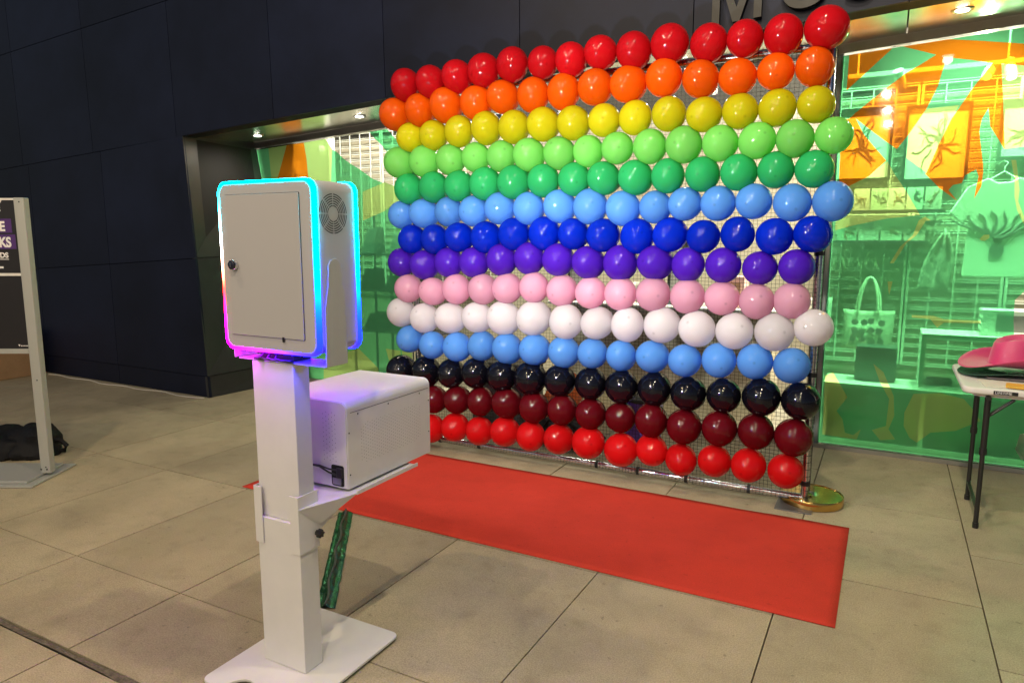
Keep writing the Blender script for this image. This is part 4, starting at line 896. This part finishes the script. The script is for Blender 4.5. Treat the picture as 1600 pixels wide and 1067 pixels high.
pcs = [((.46,4.16,.86,4.36),(.78,.74,.62),6,'white'),((.56,4.12,.84,4.26),(.85,.45,.06),-8,'orange'),((.66,4.125,.92,4.20),(.72,.16,.08),4,'red'),((.50,4.33,.75,4.46),(.22,.18,.19),-5,'dark grey'),((.80,4.18,1.1,4.34),(.30,.48,.55),12,'pale blue')]
for i, ((a0,b0,a1,b1),c_,ang,nm) in enumerate(pcs):
    o = MB().prism(rrect(-(a1-a0)/2,(a1-a0)/2,-(b1-b0)/2,(b1-b0)/2,.012,3), 0, .003, 'z').build('paper_sheet', mat('sheet_'+nm.replace(' ','_'), c_, .6), None, label=f'{nm} paper sheet lying on the folding table near the hats', cat='paper', group='coloured sheets on the table')
    o.location = ((a0+a1)/2,(b0+b1)/2,.7432+.0036*i); o.rotation_euler = (0,0,R(ang))
def hat(name, c, rz, m, mband, label, sc=1., tilt=0, curl=.07, crown=True, bandm=None):
    t = thing(name, c, label, 'hat', rz=rz); t.rotation_euler = (0, tilt, rz)
    NR, NA = 8, 48; b = MB()
    for j in range(NR+1):
        u = j/NR
        for i in range(NA):
            a = 2*math.pi*i/NA; rx = (.105+.105*u)*sc; ry = (.085+.095*u)*sc
            z = curl*u**1.8*math.sin(a)**2*1.25-.022*u*u*math.cos(a)**2
            b.v.append((rx*math.cos(a), ry*math.sin(a)*(1-.18*u*abs(math.sin(a))), z))
    b.f += [(j*NA+i, j*NA+(i+1) % NA, (j+1)*NA+(i+1) % NA, (j+1)*NA+i)[::-1] for j in range(NR) for i in range(NA)]
    o = b.build('brim', m, None, True); o.parent = t; o.modifiers.new('t', 'SOLIDIFY').thickness = .003
    b = MB(); rows = [(1,0),(.985,.03),(.96,.06),(.92,.09),(.86,.108),(.72,.116),(.45,.112),(.2,.106),(.01,.104)]
    for k, (s_, h) in enumerate(rows):
        for i in range(NA):
            a = 2*math.pi*i/NA; x = .106*s_*math.cos(a); y = .086*s_*math.sin(a)*(1-.15*h/.11)
            dent = 0 if k < 4 else -.022*math.exp(-(y/.03)**2)*(1 if k > 4 else .5)
            pinch = 1-.22*max(0, math.cos(a))*(h/.11) if True else 1
            b.v.append((x*sc, y*pinch*sc, (h+dent+.012*math.cos(a)*(h/.11))*sc))
    n = len(rows); b.f += [(j*NA+i, j*NA+(i+1) % NA, (j+1)*NA+(i+1) % NA, (j+1)*NA+i) for j in range(n-1) for i in range(NA)]
    if crown:
        o = b.build('crown', m, None, True); o.parent = t
    if mband:
        o = MB().add([(1.015*sc*.106*math.cos(2*math.pi*i/NA), 1.015*sc*.086*math.sin(2*math.pi*i/NA), z) for z in (.003,.024) for i in range(NA)], [(i,(i+1)%NA,NA+(i+1)%NA,NA+i) for i in range(NA)]).build('hat_band', mband, None, True); o.parent = t
    return t
M_pinkh = mat('pink_satin', (.62,.045,.17), .4, sheen=.3, coat=.15, bump=.25, bscale=500); M_greenh = mat('dark_green_sequin', (.04,.10,.07), .4, metal=.5, bump=.8, bscale=220); M_teal = mat('teal_sequin', (.15,.42,.40), .3, metal=.6, bump=.8, bscale=260, var=.5, vscale=60)
hat('cowboy_hat', (.66,4.55,.775), R(18), M_greenh, None, 'dark green flat brimmed hat under the pink hat on the table', 1.38, 0, .012, crown=False)
hat('cowboy_hat', (.655,4.56,.800), R(24), M_pinkh, None, 'shiny pink cowboy hat on top of the pile on the folding table', 1.38, R(3), .055)
hat('cowboy_hat', (1.12,4.56,.775), R(-20), M_teal, M_black, 'teal sequined hat at the right edge of the table', .98, 0, .04)

# ---- everything carrying children keeps its children in world place
